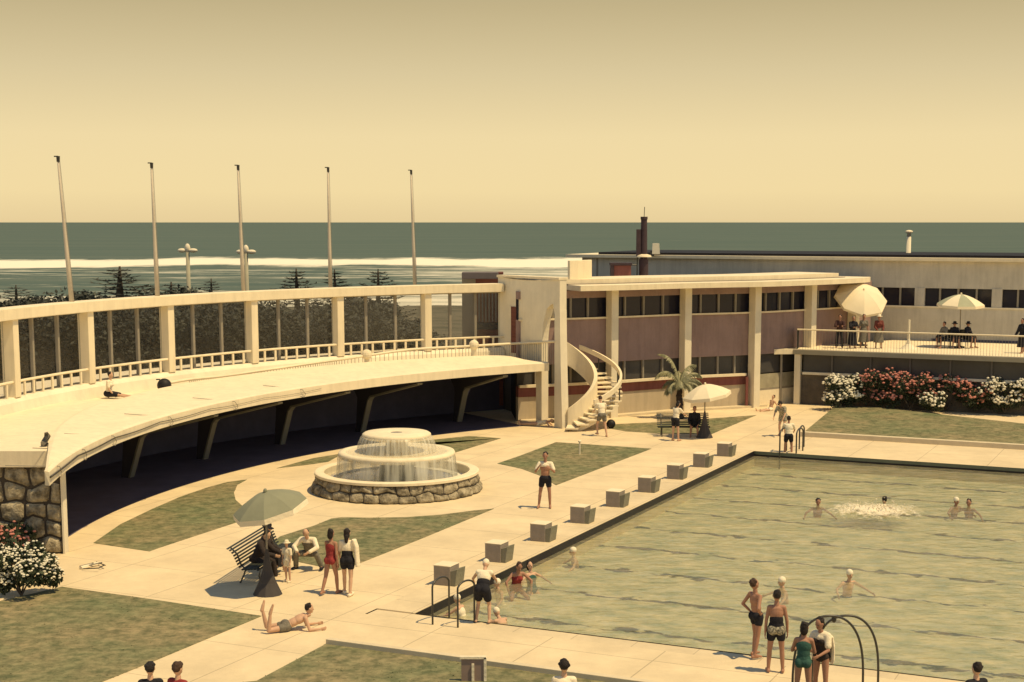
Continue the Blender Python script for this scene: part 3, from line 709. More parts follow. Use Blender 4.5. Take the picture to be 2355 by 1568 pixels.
# glazed door bay right of the third pillar
m = MB(); a, b = fpt(I3+3,-.5,0), fpt(I3+21,-.5,0)
for (z0, z1, mt, nm) in ((0,.75,CW,'curtain'), (.75,.85,GREYM,'door_rail'), (.85,1.55,mat('veiled_glass',(.36,.33,.24),.4,.25,2),'door_glass')):
    mm_ = band(MB(), I3+3, I3+21, -.55, -.48, z0+.003, z1); mm_.build(nm, mt, pk)
for q in (I3+2, I3+11, I3+20, I3+22):
    x, y, z = fpt(q,-.45,0); m = MB(); m.box((x,y,1.27), (.10,.12,2.54)); m.build('door_frame', GREYM if q != I3+22 else RED, pk)
x, y, z = fpt(I3-2,-.2,0); m = MB(); m.box((x,y,.75), (.12,.2,1.5)); m.build('downpipe', RED, pk)
m = MB(); m.prism([fpt(q,-.7,0)[:2] for q in (0,20,40,60,80,100,120,140)]+[(16,92),(-2,84)], 0, 5.88); m.build('building_core', mat('core_dark', (.03,.03,.03), .9), pk)
# roof things
ch = MB(); c0 = atY(1480,640,77)
ch.lathe([(0,0),(.24,0),(.24,1.0),(.18,1.0),(.175,1.35),(.155,3.0),(.18,3.0),(.18,3.14),(.12,3.14),(0,3.0)], (c0.x,c0.y,6.12), 20)
chm = thing('chimney', (c0.x,c0.y,6.12), 'tall rusty metal chimney with a white collar on the pink roof', 'chimney')
ch.build('stack', RUST, chm)
m = MB(); m.lathe([(.19,1.12),(.40,1.12),(.36,1.20),(.18,1.26)], (c0.x,c0.y,6.12), 24, closed=True); m.build('collar', WHITE, chm)
m = MB(); m.box((c0.x-.27,c0.y,7.95), (.22,.3,1.35)); m.build('flue_box', RUST, chm)
m = MB(); m.tube([(c0.x,c0.y,9.2),(c0.x+.02,c0.y,9.75)], .018, 5); m.build('lightning_rod', METAL, chm)
m = MB(); m.tube([(c0.x-.34,c0.y-.12,6.2),(c0.x-.34,c0.y-.12,7.4)], .03, 6); m.build('pipe', METAL, chm)
rb = thing('roof_hatch', (c0.x-1.45,c0.y-.6,6.3), 'low red hatch box with a dark lid on the pink roof beside the chimney', 'roof hatch')
m = MB(); m.box((c0.x-1.15,c0.y-.6,6.52), (.9,.8,.62)); m.build('box', RED, rb)
m = MB(); m.box((c0.x-1.2,c0.y-.62,6.90), (1.1,.95,.12)); m.box((c0.x-1.64,c0.y-.62,6.55), (.16,.9,.70)); m.build('lid', RUST, rb)
m = MB(); m.tube([(c0.x-.72,c0.y-.6,6.85),(c0.x-.4,c0.y-.5,6.85)], .03, 6); m.build('pipe', METAL, rb)

# ------------------------------------------------------------------ rear building
TD = Vector((.909,-.417)); TD.normalize(); TN = Vector((-TD.y, TD.x))     # along the terrace, and away from the viewer
RF = Vector((18.85, 81.0))                                              # foot of the rear facade
def rf(s, d, z): q = RF+TD*s+TN*d; return (q.x, q.y, z)
rbd = thing('long_rear_building', (*RF, 0), 'long low grey building with a white roof edge and a band of dark windows', 'building')
def rbox(m, s0, s1, d0, d1, z0, z1): c = RF+TD*(s0+s1)/2+TN*(d0+d1)/2; return m.box((c.x,c.y,(z0+z1)/2), (s1-s0,d1-d0,z1-z0), TD)
sL = -17.6
rbox(MB(), sL, 32, 0, .4, 5.53, 6.96).build('upper_wall', GREYR, rbd)
rbox(MB(), sL, 32, 0, .4, 0, 4.58).build('lower_wall', GREYR, rbd)
rbox(MB(), sL, 32, .2, .3, 4.58, 5.53).build('glazing', DGLASS, rbd)
rbox(MB(), sL-.9, 32.3, -.35, 9, 6.96, 7.13).build('roof', WHITE, rbd)
rbox(MB(), sL+.9, 32, .3, 8.6, 7.13, 7.26).build('roof_edge', CB, rbd)
rbox(MB(), sL, sL+.4, .4, 8, 0, 6.96).build('side_wall', BEIGE, rbd)
rbox(MB(), sL+.9, sL+1.0, -.03, 0, 5.5, 6.9).build('downpipe', GREYM, rbd)
s = -3.1; k = 0
u_of = lambda p: CPX+CF*p[0]/p[1]
piers = []
for u in (2112, 2290, 2468):
    best = min((abs(u_of(rf(q*.05,0,0))-u), q*.05) for q in range(-100, 600))[1]; piers.append(best)
sp = piers[1]-piers[0]
allp = [piers[0]+sp*i for i in range(-1, 8)]
for i, q in enumerate(allp):
    rbox(MB(), q-.26, q+.26, -.03, .35, 4.55, 5.55).build('pier', GREYR, rbd)
    for j in (1,2,3):
        x = q+.1+(sp-.2)*j/4; rbox(MB(), x-.045, x+.045, .05, .2, 4.58, 5.53).build('mullion', GREYM, rbd)
rbox(MB(), -2, 32, -.06, 0, 4.50, 4.58).build('sill', PALE, rbd)
rbox(MB(), 2.5, 32, -.03, 0, 2.76, 2.88).build('skirting', DARKC, rbd)

# vent and lamp on the rear roof
vt = thing('roof_vent', rf(-12.0,4,7.2), 'small pale roof vent standing right of the chimney', 'vent')
q = atY(1508,580,86); m = MB(); m.box((q.x,q.y,7.5), (.45,.4,.6), taper=.8); m.build('vent_body', PALE, vt); m = MB(); m.box((q.x-.2,q.y,7.25), (.2,.2,.3)); m.build('vent_foot', METAL, vt)
q = atY(2089,585,86); q0 = atY(2089,532,86)
lp = thing('lamp_post', (q.x,q.y,0), 'slim pale lamp post with a round cap standing behind the long grey building', 'lamp post')
m = MB(); m.tube([(q.x,q.y,0),(q.x,q.y,q0.z-.3)], [.16,.13], 10); m.build('post', PALE, lp, smooth=True)
m = MB(); m.ball((q.x,q.y,q0.z-.22), (.12,.12,.2)); m.build('lamp_neck', GREYM, lp); m = MB(); m.ball((q.x,q.y,q0.z-.02), (.22,.22,.10)); m.build('lamp_cap', CW, lp, smooth=True)

# ------------------------------------------------------------------ terrace in front of the rear building
TF = Vector((12.9, 74.72)); tdep = (RF-TF).dot(TN)
def tp(s, d, z): q = TF+TD*s+TN*d; return (q.x, q.y, z)
def tbox(m, s0, s1, d0, d1, z0, z1, **k): c = TF+TD*(s0+s1)/2+TN*(d0+d1)/2; return m.box((c.x,c.y,(z0+z1)/2), (s1-s0,d1-d0,z1-z0), TD)
ter = thing('sun_terrace', (*TF,0), 'raised terrace over dark windows and a stone wall, behind the flower bed', 'terrace')
m = MB(); m.prism([tp(0,0,0)[:2], tp(34,0,0)[:2], tp(34,tdep,0)[:2], tp(3.5,tdep,0)[:2], fpt(I3+40,-.3,0)[:2], fpt(I3+8,-.4,0)[:2]], 2.50, 2.75); m.build('floor_slab', WHITE, ter)
tbox(MB(), 0, 34, -.05, -.003, 2.50, 2.72).build('slab_edge', mat('shaded_slab_edge', (.34,.31,.23), .9, .1, 1.5), ter)  # strip over the white slab front, shade put into its grey
tbox(MB(), .45, 34, .30, .42, 1.62, 2.50).build('glazing', SHEENG, ter)
tbox(MB(), .45, 34, .10, .40, 1.50, 1.62).build('sill', PALE, ter)
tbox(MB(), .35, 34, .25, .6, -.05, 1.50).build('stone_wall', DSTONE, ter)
for i in range(1, 12): tbox(MB(), i*1.9-.04, i*1.9+.04, .20, .30, 1.62, 2.50).build('mullion', mat('dark_mullion', (.12,.11,.10), .7, .1, 3), ter)
tbox(MB(), .06, .36, .02, .36, -.02, 2.50).build('post', PALE, ter)
m = MB(); m.tube([tp(.15,.12,3.72), tp(34,.12,3.72)], .040, 6); m.build('handrail', WHITE, ter)
m = MB(); rl0, rl1 = tp(.15,.12,3.72), Vector(fpt(I3+16,-.2,3.72)); m.tube([rl0, rl1], .035, 6)
for i in range(0, 22): q = Vector(rl0).lerp(rl1, i/22); m.tube([(q.x,q.y,2.75),(q.x,q.y,3.7)], .015, 4)
m.build('side_rail', METAL, ter)
m = MB()
for i in range(0, 240): p = tp(.15+i*.14,.12,0); m.tube([(p[0],p[1],2.75),(p[0],p[1],3.70)], .008, 4)
m.build('picket_row', mat('thin_pickets', (.32,.29,.23), .7, .1, 3), ter)

# ------------------------------------------------------------------ stone walls
def stones(m, mapf, u0, u1, z0, z1, rows, wmin, wmax, seed, bulge=.07):
    rnd = random.Random(seed); hh = (z1-z0)/rows
    wob = [[rnd.uniform(-.36,.36)*hh if 0 < r < rows else 0 for _ in range(200)] for r in range(rows+1)]
    def wz(r, u): t = (u-u0)/.45; i = int(t) % 198; f = t-int(t); return z0+r*hh+wob[r][i]*(1-f)+wob[r][i+1]*f
    for r in range(rows):
        u = u0-rnd.uniform(0,wmax)*.5; lean = 0
        while u < u1:
            wd = rnd.uniform(wmin,wmax); ln = rnd.uniform(-.12,.12)*wd*1.2
            a, b = max(u,u0), min(u+wd,u1)
            if b-a > .06:
                g = .010; nu, nz_ = 10, 8; vs = []
                s = rnd.uniform(.6,1.3)
                for iz in range(nz_+1):
                    for iu in range(nu+1):
                        fu, fz_ = iu/nu, iz/nz_
                        ua = a+g+(lean*(fz_-.5) if a > u0 else 0); ub = b-g+(ln*(fz_-.5) if b < u1 else 0)
                        uu = ua+(ub-ua)*fu
                        cu = min(fu,1-fu)*2; cz = min(fz_,1-fz_)*2
                        zz = wz(r,uu)+g+(wz(r+1,uu)-wz(r,uu)-2*g)*fz_
                        # rounded corners
                        if cu == 0 and cz == 0: uu += (b-a)*.10*(1 if fu < .5 else -1); zz += hh*.10*(1 if fz_ < .5 else -1)
                        d = bulge*s*(min(1, cu*1.6)*min(1, cz*1.6))**.5+noise.noise(Vector((uu*4,zz*4,seed)))*.05+noise.noise(Vector((uu*11,zz*11,seed)))*.03
                        if cu == 0 or cz == 0: d = -.03
                        vs.append(mapf(uu, zz, d))
                m.add(vs, [(j*(nu+1)+i, j*(nu+1)+i+1, (j+1)*(nu+1)+i+1, (j+1)*(nu+1)+i) for j in range(nz_) for i in range(nu)])
            u += wd; lean = ln
swl = thing('stone_end_wall', (-14, 38.6, 0), 'rough boulder wall under the left end of the white terrace', 'wall')
m = MB(); m.prism([(-32,40.60),(-12.84,40.55),(-12.84,40.80),(-32,41.0)], -.1, 2.42); m.build('wall_core', MORTAR, swl)
m = MB(); stones(m, lambda u,z,d: (u, 40.55-d, z), -24, -12.86, 0, 2.41, 5, .5, 1.15, 5, .10); m.build('boulder_facing', STONE, swl, smooth=True)
m = MB(); m.prism([(-12.84,40.46),(-12.79,40.46),(-12.79,40.80),(-12.84,40.80)], -.05, 2.5); m.build('edge_strip', PALE, swl)

# ------------------------------------------------------------------ fountain
FC = Vector((-4.62, 50.62, 0))
fn = thing('fountain', tuple(FC), 'round two-tier fountain with water curtains in a basin of rough stones', 'fountain')
m = MB(); m.lathe([(2.86,-.05),(2.66,.57),(2.52,.57),(2.52,-.05)], FC, 64, closed=True); m.build('basin_core', MORTAR, fn)
m = MB(); RB = 2.84
def fmap(u, z, d):
    a = -u/RB; r = 2.88-.22*z/.6+d; return (FC.x+r*math.cos(a), FC.y+r*math.sin(a), z)
stones(m, fmap, 0, 2*math.pi*RB, 0, .57, 2, .45, .85, 3, .06); m.build('basin_stones', STONE, fn, smooth=True)
m = MB(); m.lathe([(2.78,.57),(2.78,.65),(2.74,.67),(2.47,.67),(2.45,.64),(2.45,.10),(2.60,.10),(2.60,.57)], FC, 72, closed=True); m.build('coping', WHITE, fn)
m = MB(); m.lathe([(0,.40),(2.449,.40)], FC, 48); m.build('basin_water', water_mat('basin_water', 5, .6, (.30,.34,.28), 1.0), fn)
m = MB(); m.lathe([(0,.11),(2.449,.11)], FC, 48); m.build('basin_floor', mat('basin_floor', (.10,.11,.085), .8), fn)
m = MB(); m.lathe([(.62,.1),(.58,1.1),(.8,1.17)], FC, 32); m.build('pedestal', mat('wet_concrete', (.12,.115,.085), .5, .3, 3, stretch=(3,3,.5)), fn, smooth=True)
m = MB(); m.lathe([(0,1.12),(1.90,1.12),(1.96,1.16),(1.98,1.24),(1.95,1.31),(1.80,1.33),(1.7,1.30),(0,1.29)], FC, 72); m.build('lower_bowl', WHITE, fn, smooth=True)
m = MB(); m.lathe([(0,1.305),(1.72,1.305)], FC, 48); 
m.build('bowl_water', water_mat('bowl_water', 6, .3, (.97,.97,.95), .25), fn)
m = MB(); m.lathe([(.40,1.28),(.36,1.72),(.6,1.80)], FC, 32); m.build('pedestal', PALE, fn, smooth=True)
m = MB(); m.lathe([(0,1.76),(1.08,1.76),(1.16,1.82),(1.16,1.90),(1.08,1.95),(.30,1.97),(.22,1.93),(0,1.93)], FC, 64); m.build('upper_bowl', WHITE, fn, smooth=True)
m = MB(); m.lathe([(0,1.945),(.20,1.945)], FC, 24); m.build('spout', mat('wet_spout', (.16,.14,.11), .4), fn)
def curtain_mat(nm, dens, sc):
    m = bpy.data.materials.new(nm); m.use_nodes = True; n = m.node_tree.nodes; l = m.node_tree.links
    b = n['Principled BSDF']; b.inputs['Base Color'].default_value = (.72,.70,.58,1); b.inputs['Roughness'].default_value = .4
    tcn = n.new('ShaderNodeTexCoord'); sp = n.new('ShaderNodeSeparateXYZ'); l.new(tcn.outputs['Object'], sp.inputs[0])
    at_ = n.new('ShaderNodeMath'); at_.operation = 'ARCTAN2'; l.new(sp.outputs[1], at_.inputs[0]); l.new(sp.outputs[0], at_.inputs[1])
    cb = n.new('ShaderNodeCombineXYZ'); l.new(at_.outputs[0], cb.inputs[0]); z = n.new('ShaderNodeMath'); z.operation = 'MULTIPLY'; z.inputs[1].default_value = .05; l.new(sp.outputs[2], z.inputs[0]); l.new(z.outputs[0], cb.inputs[2])
    no = n.new('ShaderNodeTexNoise'); no.inputs['Scale'].default_value = sc; no.inputs['Detail'].default_value = 4; l.new(cb.outputs[0], no.inputs['Vector'])
    r = n.new('ShaderNodeMapRange'); r.inputs[1].default_value = .35; r.inputs[2].default_value = .7; r.inputs[3].default_value = dens[0]; r.inputs[4].default_value = dens[1]; l.new(no.outputs[0], r.inputs[0])
    l.new(r.outputs[0], b.inputs['Alpha']); return m
for nm, pr, ds, sc in (('water_curtain', [(1.97,1.25),(2.00,1.10),(2.03,.75),(2.06,.40)], (.12,.78), 9), ('water_curtain', [(1.15,1.86),(1.22,1.80),(1.30,1.60),(1.36,1.31)], (.10,.70), 12)):
    m = MB(); m.lathe(pr, FC, 96); m.build(nm, curtain_mat(nm, ds, sc), fn, smooth=True)
m = MB(); m.lathe([(1.9,.415),(2.06,.46),(2.2,.415)], FC, 64); m.build('splash_foam', mat('foam', (.66,.64,.54), .9, .2, 14, .5), fn)

# ------------------------------------------------------------------ starting blocks
BLK = ['nearest', 'second nearest', 'third nearest', 'fourth nearest', 'middle', 'fourth farthest', 'third farthest', 'second farthest', 'farthest']
def make_block():
    o = thing('starting_block', (0,0,0), '', 'starting block', 'concrete starting blocks along the left pool edge', rz=math.atan2(PA.y, PA.x))
    o.location = (0,0,0); rz = o.rotation_euler[2]; o.rotation_euler = (0,0,0)
    m = MB(); m.extrude([(-.42,0),(-.42,.49),(.04,.49),(.04,0)], (0,0,0), (1,0), (0,1), .50)
    m.build('block_body', mat('block_concrete', (.30,.255,.21), .95, .12, 4, .4, 20), o, bevel=.008)
    m = MB(); m.extrude([(.04,0),(.04,.37),(.23,.44),(.17,.0)], (0,0,0), (1,0), (0,1), .46)
    m.build('front_step', mat('step_concrete', (.22,.21,.155), .95, .12, 4, .4, 20), o, bevel=.008)
    m = MB(); m.box((-.19,0,.497), (.48,.52,.02)); m.build('top_plate', WHITE, o, bevel=.005)
    o.rotation_euler = (0,0,rz); return o
blk0 = make_block()
for i in range(9):
    o = blk0 if i == 0 else dup(blk0, None)
    b_ = 2.57+.28+2.875*i; q = pf(-.50, b_, .02); o.location = q; o.rotation_euler = (0,0,math.atan2(PA.y,PA.x))
    o['label'] = f'square concrete starting block, {BLK[i]} of the row of nine along the pool edge'

# ------------------------------------------------------------------ flagpoles, far lamps, string of lights
polep = [(165,697,133,362),(362,684,348,377),(560,671,547,382),(760,661,754,387),(954,650,945,393)]
plab = ['leftmost', 'second from the left', 'middle', 'second from the right', 'rightmost']
for i, (u, v, ut, vt_) in enumerate(polep):
    b_ = at(u, v, 6.2); b_ = atY(u, v, b_.y+.62); t_ = atY(ut, vt_, b_.y); d_ = (t_-b_)
    o = thing('flagpole', (b_.x,b_.y,6.2), f'bare white flagpole on the gallery roof, {plab[i]} of the five', 'flagpole', 'flagpoles along the gallery roof')
    m = MB(); m.tube([b_-d_*.06, b_+d_*.3, b_+d_*.6, t_], [.085,.075,.055,.040], 10); m.build('pole', mat('pole_paint', (.52,.46,.37), .6, .12, 2), o, smooth=True)
    m = MB(); m.box((t_.x+.01,t_.y,t_.z-.05), (.09,.09,.20), taper=1.15); m.box((t_.x-.06,t_.y,t_.z+.04), (.14,.05,.04)); m.build('pulley', METAL, o)
    m = MB(); k = Vector((.10,-.02,0)); m.tube([b_+k, b_+d_*.5+k*.9, t_+k*.6], .008, 4); m.build('halyard', GREYM, o)
for i, (u, v0, vt_, lab) in enumerate([(434,665,575,'pale street lamp with three globes seen between the second and third flagpoles'), (568,672,578,'pale street lamp with globes right behind the middle flagpole')]):
    b_ = atY(u, v0, 92); t_ = atY(u, vt_, 92)
    o = thing('street_lamp', (b_.x,b_.y,0), lab, 'street lamp', 'street lamps on the sea front')
    m = MB(); m.tube([(b_.x,b_.y,-1),(b_.x,b_.y,t_.z)], [.17,.11], 10); m.build('post', mat('lamp_post_grey', (.36,.34,.25), .8, .1, 2), o, smooth=True)
    m = MB(); m.ball((b_.x,b_.y,t_.z+.12), (.17,.17,.28)); m.ball((b_.x-.33,b_.y,t_.z-.02), (.28,.18,.13)); m.ball((b_.x+.33,b_.y,t_.z-.02), (.28,.18,.13)); m.build('lamp_head', PALE, o, smooth=True)
sl_ = thing('light_string', (-12, 45, 2.7), 'sagging dark cable with wire hooks along the front of the white canopy', 'cable')
m = MB(); cab = []
for i in range(61):
    a = aL0+(aL1-aL0)*.62*i/60; q = cpt(CL, RL-.03, a); cab.append((q.x,q.y,2.72-.05*abs(math.sin(i*math.pi/10))))
m.tube(cab, [max(.006, .028*(1-i/60)) for i in range(61)], 5); m.build('cable', METAL, sl_)
for f_ in (.035, .12, .20, .33, .46, .585):
    a = aL0+(aL1-aL0)*f_; q = cpt(CL, RL-.06, a); q2 = cpt(CL, RL+1.1, a+.028); m = MB()
    t = Vector((math.sin(a), -math.cos(a)))
    m.tube([(q2.x,q2.y,2.98),(q.x,q.y,2.80),(q.x+t.x*.2,q.y+t.y*.2,2.62),(q.x+t.x*.1,q.y+t.y*.1,2.50),(q.x-t.x*.12,q.y-t.y*.12,2.56)], .012, 5); m.build('hook', GREYM, sl_)
p = at(108,1018,2.95); rg = MB(); rnd = random.Random(4)
rg.add([(p.x+rnd.uniform(-.16,.16), p.y+rnd.uniform(-.25,.1), 2.9-.02+z_) for z_ in (0,.12,.25,.38) for _ in range(4)], [(0,1,5,4),(1,2,6,5),(2,3,7,6),(3,0,4,7),(4,5,9,8),(5,6,10,9),(6,7,11,10),(7,4,8,11),(8,9,13,12),(9,10,14,13),(10,11,15,14),(11,8,12,15),(12,13,14,15)])
tag(rg.build('rag_bundle', CG), 'ragged dark cloth bundle on the corner of the white terrace', 'bundle')
p = at(378,893,2.95); m = MB(); m.ball((p.x,p.y,3.06), .26, 20, 12); m.box((p.x-.22,p.y,3.28), (.14,.05,.04))
bb_ = m.build('ball', BALLM, smooth=True, label='black ball lying on the white canopy near the gallery windows', cat='ball')

# ------------------------------------------------------------------ parasols and benches
def parasol(loc, h, r, tilt, tdir, cm, lab, name='parasol', panels=8, base=True, alt=None, val=None, grp=None, rot=0):
    o = thing(name, loc, lab, 'parasol', grp); x, y, z = loc
    m = MB(); m.tube([(x,y,z),(x,y,z+h-.1)], .025, 8); m.build('pole', GREYM, o, smooth=True)
    Rm = Matrix.Rotation(tilt, 4, Vector((-math.sin(tdir), math.cos(tdir), 0))) @ Matrix.Rotation(rot, 4, 'Z')
    top = Vector((x,y,z+h)); rise = r*.42
    mats_ = [MB(), MB()]
    def pt(a, f, dz=0, k=1): 
        rr = r*f*k; zz = -rise*(f**1.7)
        return top+Rm @ Vector((rr*math.cos(a), rr*math.sin(a), zz+dz))
    for i in range(panels):
        a0, a1 = 2*math.pi*i/panels, 2*math.pi*(i+1)/panels; mm_ = mats_[(i%2) if alt else 0]
        vs = []; n = 6
        for j in range(n+1):
            f = j/n
            for t in (0,.25,.5,.75,1):
                a = a0+(a1-a0)*t; k = 1-(.075 if 0 < t < 1 else 0)*(1 if t == .5 else .8); vs.append(pt(a, f, 0, k))
        mm_.add(vs, [(j*5+t, j*5+t+1, (j+1)*5+t+1, (j+1)*5+t) for j in range(n) for t in range(4)])
    mats_[0].build('canopy', cm, o, smooth=True)
    if alt: mats_[1].build('canopy', alt, o, smooth=True)
    m = MB()
    for i in range(panels):
        a0, a1 = 2*math.pi*i/panels, 2*math.pi*(i+1)/panels; vs = []
        for t in (0,.25,.5,.75,1):
            a = a0+(a1-a0)*t; k = 1-(.075 if 0 < t < 1 else 0)*(1 if t == .5 else .8)
            vs += [pt(a,1,0,k), pt(a,1,-.13,k*1.01)]
        m.add(vs, [(2*t,2*t+2,2*t+3,2*t+1) for t in range(4)])
    m.build('valance', val or cm, o)
    m = MB()
    for i in range(panels):
        a0 = 2*math.pi*i/panels; m.tube([pt(a0,.03,-.03), pt(a0,.5,-.02), pt(a0,1,-.02)], .009, 4)
    m.build('rib', GREYM, o)
    m = MB(); m.ball(top+Rm @ Vector((0,0,.02)), (.05,.05,.07)); m.build('finial', cm, o)
    if base == 'cone':
        m = MB(); m.lathe([(.03,1.12),(.06,.95),(.12,.6),(.22,.3),(.36,.0),(.33,0)], (x,y,z), 12); m.build('base_cover', mat('cone_metal', (.055,.048,.046), .6, .15, 3), o)
    elif base:
        m = MB(); m.lathe([(0,0),(.26,0),(.26,.06),(.05,.10),(.05,.35),(.03,.35)], (x,y,z), 16); m.build('base', METAL, o)
    return o
p = at(616,1366); parasol((p.x,p.y,0), 2.53, .93, R(16), R(215), GCANVAS, 'large grey-green parasol with a pale valance shading the left bench', base='cone', val=CW)
p = at(1620,1006); parasol((p.x,p.y,0), 2.25, 1.02, R(10), R(200), CANVAS, 'plain white parasol over the bench beside the small palm', base='cone')
p = at(1985,796,2.75); pzz = p; parasol((p.x+.02,p.y+.3,2.75), 2.85, 1.36, R(38), R(-80), CANVAS, 'big all-white octagonal parasol over four people on the right terrace')
p = at(2210,800,2.75); parasol((p.x,p.y+.3,2.75), 2.66, 1.16, R(4), R(-90), CANVAS, 'white and grey-green panelled parasol over three seated people on the right terrace', alt=mat('sage_canvas', (.36,.37,.26), .9, .08, 2), rot=R(22.5))
# bare parasol stand on the terrace
p = at(2089,802,2.75); ps = thing('parasol_stand', (p.x,p.y,2.75), 'empty grey parasol stand between the two terrace parasols', 'stand')
m = MB(); m.tube([(p.x,p.y,2.8),(p.x,p.y,4.2)], .06, 8); m.build('tube', PALE, ps); m = MB(); m.lathe([(0,0),(.45,0),(.3,.1),(.12,.25),(.06,.5),(0,.5)], (p.x,p.y,2.75), 16); m.build('foot', PALE, ps)

def bench(p0, p1, lab, back_left=True):
    """slatted park bench from p0 to p1 (ground points of its back legs)"""
    p0, p1 = Vector((p0[0],p0[1],0)), Vector((p1[0],p1[1],0)); d = (p1-p0).normalized(); Ln = (p1-p0).length; f = Vector((d.y,-d.x,0)) if back_left else Vector((-d.y,d.x,0))
    o = thing('park_bench', tuple((p0+p1)/2), lab, 'bench', 'slatted park benches')
    prof = [(.52,.40),(.44,.42),(.36,.415),(.28,.41),(.20,.40),(.12,.40)]
    back = [(.02,.46),(-.02,.53),(-.05,.60),(-.08,.67),(-.11,.74),(-.155,.81),(-.21,.87),(-.275,.91)]
    m = MB()
    for x, z in prof: c = (p0+p1)/2+f*x; m.box((c.x,c.y,z), (Ln,.058,.025), d)
    m.build('seat', WOODD, o)
    m = MB()
    for i, (x, z) in enumerate(back):
        c = (p0+p1)/2+f*x; a = Vector(c)+Vector((0,0,z)); t = Vector((back[min(i+1,7)][0]-back[max(i-1,0)][0], back[min(i+1,7)][1]-back[max(i-1,0)][1])).normalized()*.024
        vs = [];
        for s in (-.5,.5):
            for q, w_ in ((1,.01),(1,-.01),(-1,-.01),(-1,.01)):
                vs.append(a+d*(Ln*s)+f*(t.x*q+w_*t.y)+Vector((0,0,t.y*q-w_*t.x)))
        m.add(vs, [(0,1,2,3),(7,6,5,4),(0,4,5,1),(1,5,6,2),(2,6,7,3),(3,7,4,0)])
    m.build('backrest', WOODD, o)
    for s in (.08, .92):
        m = MB(); c = p0+(p1-p0)*s
        m.tube([c+f*.50+Vector((0,0,0)), c+f*.46+Vector((0,0,.2)), c+f*.50+Vector((0,0,.385)), c+f*.1+Vector((0,0,.375)), c+f*.0+Vector((0,0,.46)), c-f*.10+Vector((0,0,.74)), c-f*.27+Vector((0,0,.90))], .022, 6)
        m.tube([c+f*.12+Vector((0,0,.375)), c+f*.06+Vector((0,0,.2)), c-f*.04], .022, 6); m.build('leg', METAL, o)
    return o
bench(at(548,1346), at(640,1283), 'dark slatted bench seen from behind its curved back, under the grey-green parasol', True)
bench(at(1632,1003)+Vector((0,.35,0)), at(1512,1003)+Vector((0,.35,0)), 'dark slatted bench facing the pool beside the small palm', False)

# ------------------------------------------------------------------ pool ladders
def ladder_rail(o, p0, p1, h, nm='rail', r=.022, drop=0):
    p0, p1 = Vector(p0), Vector(p1); d = p1-p0; pts = [p0]
    hs = h-.5*d.length*.55
    pts = [p0, p0+Vector((0,0,hs*.6))]
    for k in range(9):
        a = math.pi*k/8; pts.append(p0+d*(.5-.5*math.cos(a))+Vector((0,0,hs+(h-hs)*math.sin(a))))
    pts += [p1+Vector((0,0,hs*.6)), p1-Vector((0,0,drop))]
    m = MB(); m.tube(spline(pts, 40), r, 8); return m.build(nm, METAL, o, smooth=True)
l1 = thing('pool_ladder', tuple(at(1020,1440)), 'pool ladder with two dark hooped rails by the near left pool corner', 'pool ladder', 'pool ladders')
ladder_rail(l1, at(995,1436), at(1033,1421), 1.02, drop=.5); ladder_rail(l1, at(1053,1443), at(1091,1431), 1.02, drop=.5)
m = MB()
for z in (-.45,-.75): m.tube([at(1033,1421)+Vector((0,0,z)), at(1091,1431)+Vector((0,0,z))], .02, 6)
m.build('rung', METAL, l1)
l2 = thing('pool_ladder', tuple(at(1920,1575)), 'tall arched ladder rails at the near pool edge in front of two girls', 'pool ladder', 'pool ladders')
a0_, a1_ = at(1822,1592), at(1984,1588); b0_, b1_ = at(1866,1582), at(2019,1580)
def arch(o, p0, p1, h):
    m = MB(); pts = []
    for k in range(33):
        a = math.pi*k/32; x = -math.cos(a); pts.append((p0+p1)/2+(p1-p0)/2*(abs(x)**.9*(1 if x > 0 else -1))+Vector((0,0,h*math.sin(a)**.62)))
    m.tube(pts, .024, 8); return m.build('rail', METAL, o, smooth=True)
arch(l2, a0_, a1_, 1.50); arch(l2, b0_, b1_, 1.44)
hk = atY(1918, 1424, (a0_.y+b0_.y)/2); m = MB(); m.ball(hk, (.05,.05,.07)); m.box((hk.x+.02,hk.y,hk.z+.06), (.12,.04,.05)); m.build('clamp', METAL, l2)
l3 = thing('pool_ladder', tuple(at(1818,1040)), 'pool ladder with hooped rails at the far left corner of the pool', 'pool ladder', 'pool ladders')
for u in (1794, 1832):
    p1 = at(u, 1042); ladder_rail(l3, p1+Vector((.35,.62,0)), p1-Vector((.03,.08,0)), .95, r=.03, drop=.8)
ladder_rail(l3, at(1846,1030)+Vector((.1,.3,0)), at(1838,1033), .9, r=.03)
m = MB(); q0, q1 = at(1794,1042), at(1832,1042)
for z in (-.4,-.65,-.9): m.tube([q0+Vector((0,-.1,z)), q1+Vector((0,-.1,z))], .02, 6)
m.build('rung', METAL, l3)
# small things on the lawns and the deck
p = at(1333,1045); sp_ = thing('sprinkler_post', tuple(p), 'thin white sprinkler post on the lawn right of the fountain', 'post')
m = MB(); m.tube([p, p+Vector((0,0,.5))], .03, 8); m.build('pipe', CW, sp_); m = MB(); m.ball(p+Vector((0,0,.52)), (.07,.07,.05)); m.build('nozzle', CW, sp_)
p = at(215,1300); dc = thing('folded_stand', tuple(p), 'folded wire stand lying on the pavement by the left flower bed', 'folded stand')
m = MB()
for (u0, v0, u1, v1) in ((183,1304,235,1293),(190,1308,228,1306),(183,1302,215,1294),(222,1292,242,1300),(228,1306,240,1299)): m.tube([at(u0,v0,.05), at(u1,v1,.10)], .016, 5)
m.build('frame', METAL, dc); m = MB(); m.tube([at(186,1306,.04), at(226,1296,.04)], .05, 6); m.build('folded_cloth', CW, dc)
p = at(1088,1568); nb = thing('notice_board', tuple(p), 'grey board with a pale frame standing at the bottom edge of the near lawn', 'board')
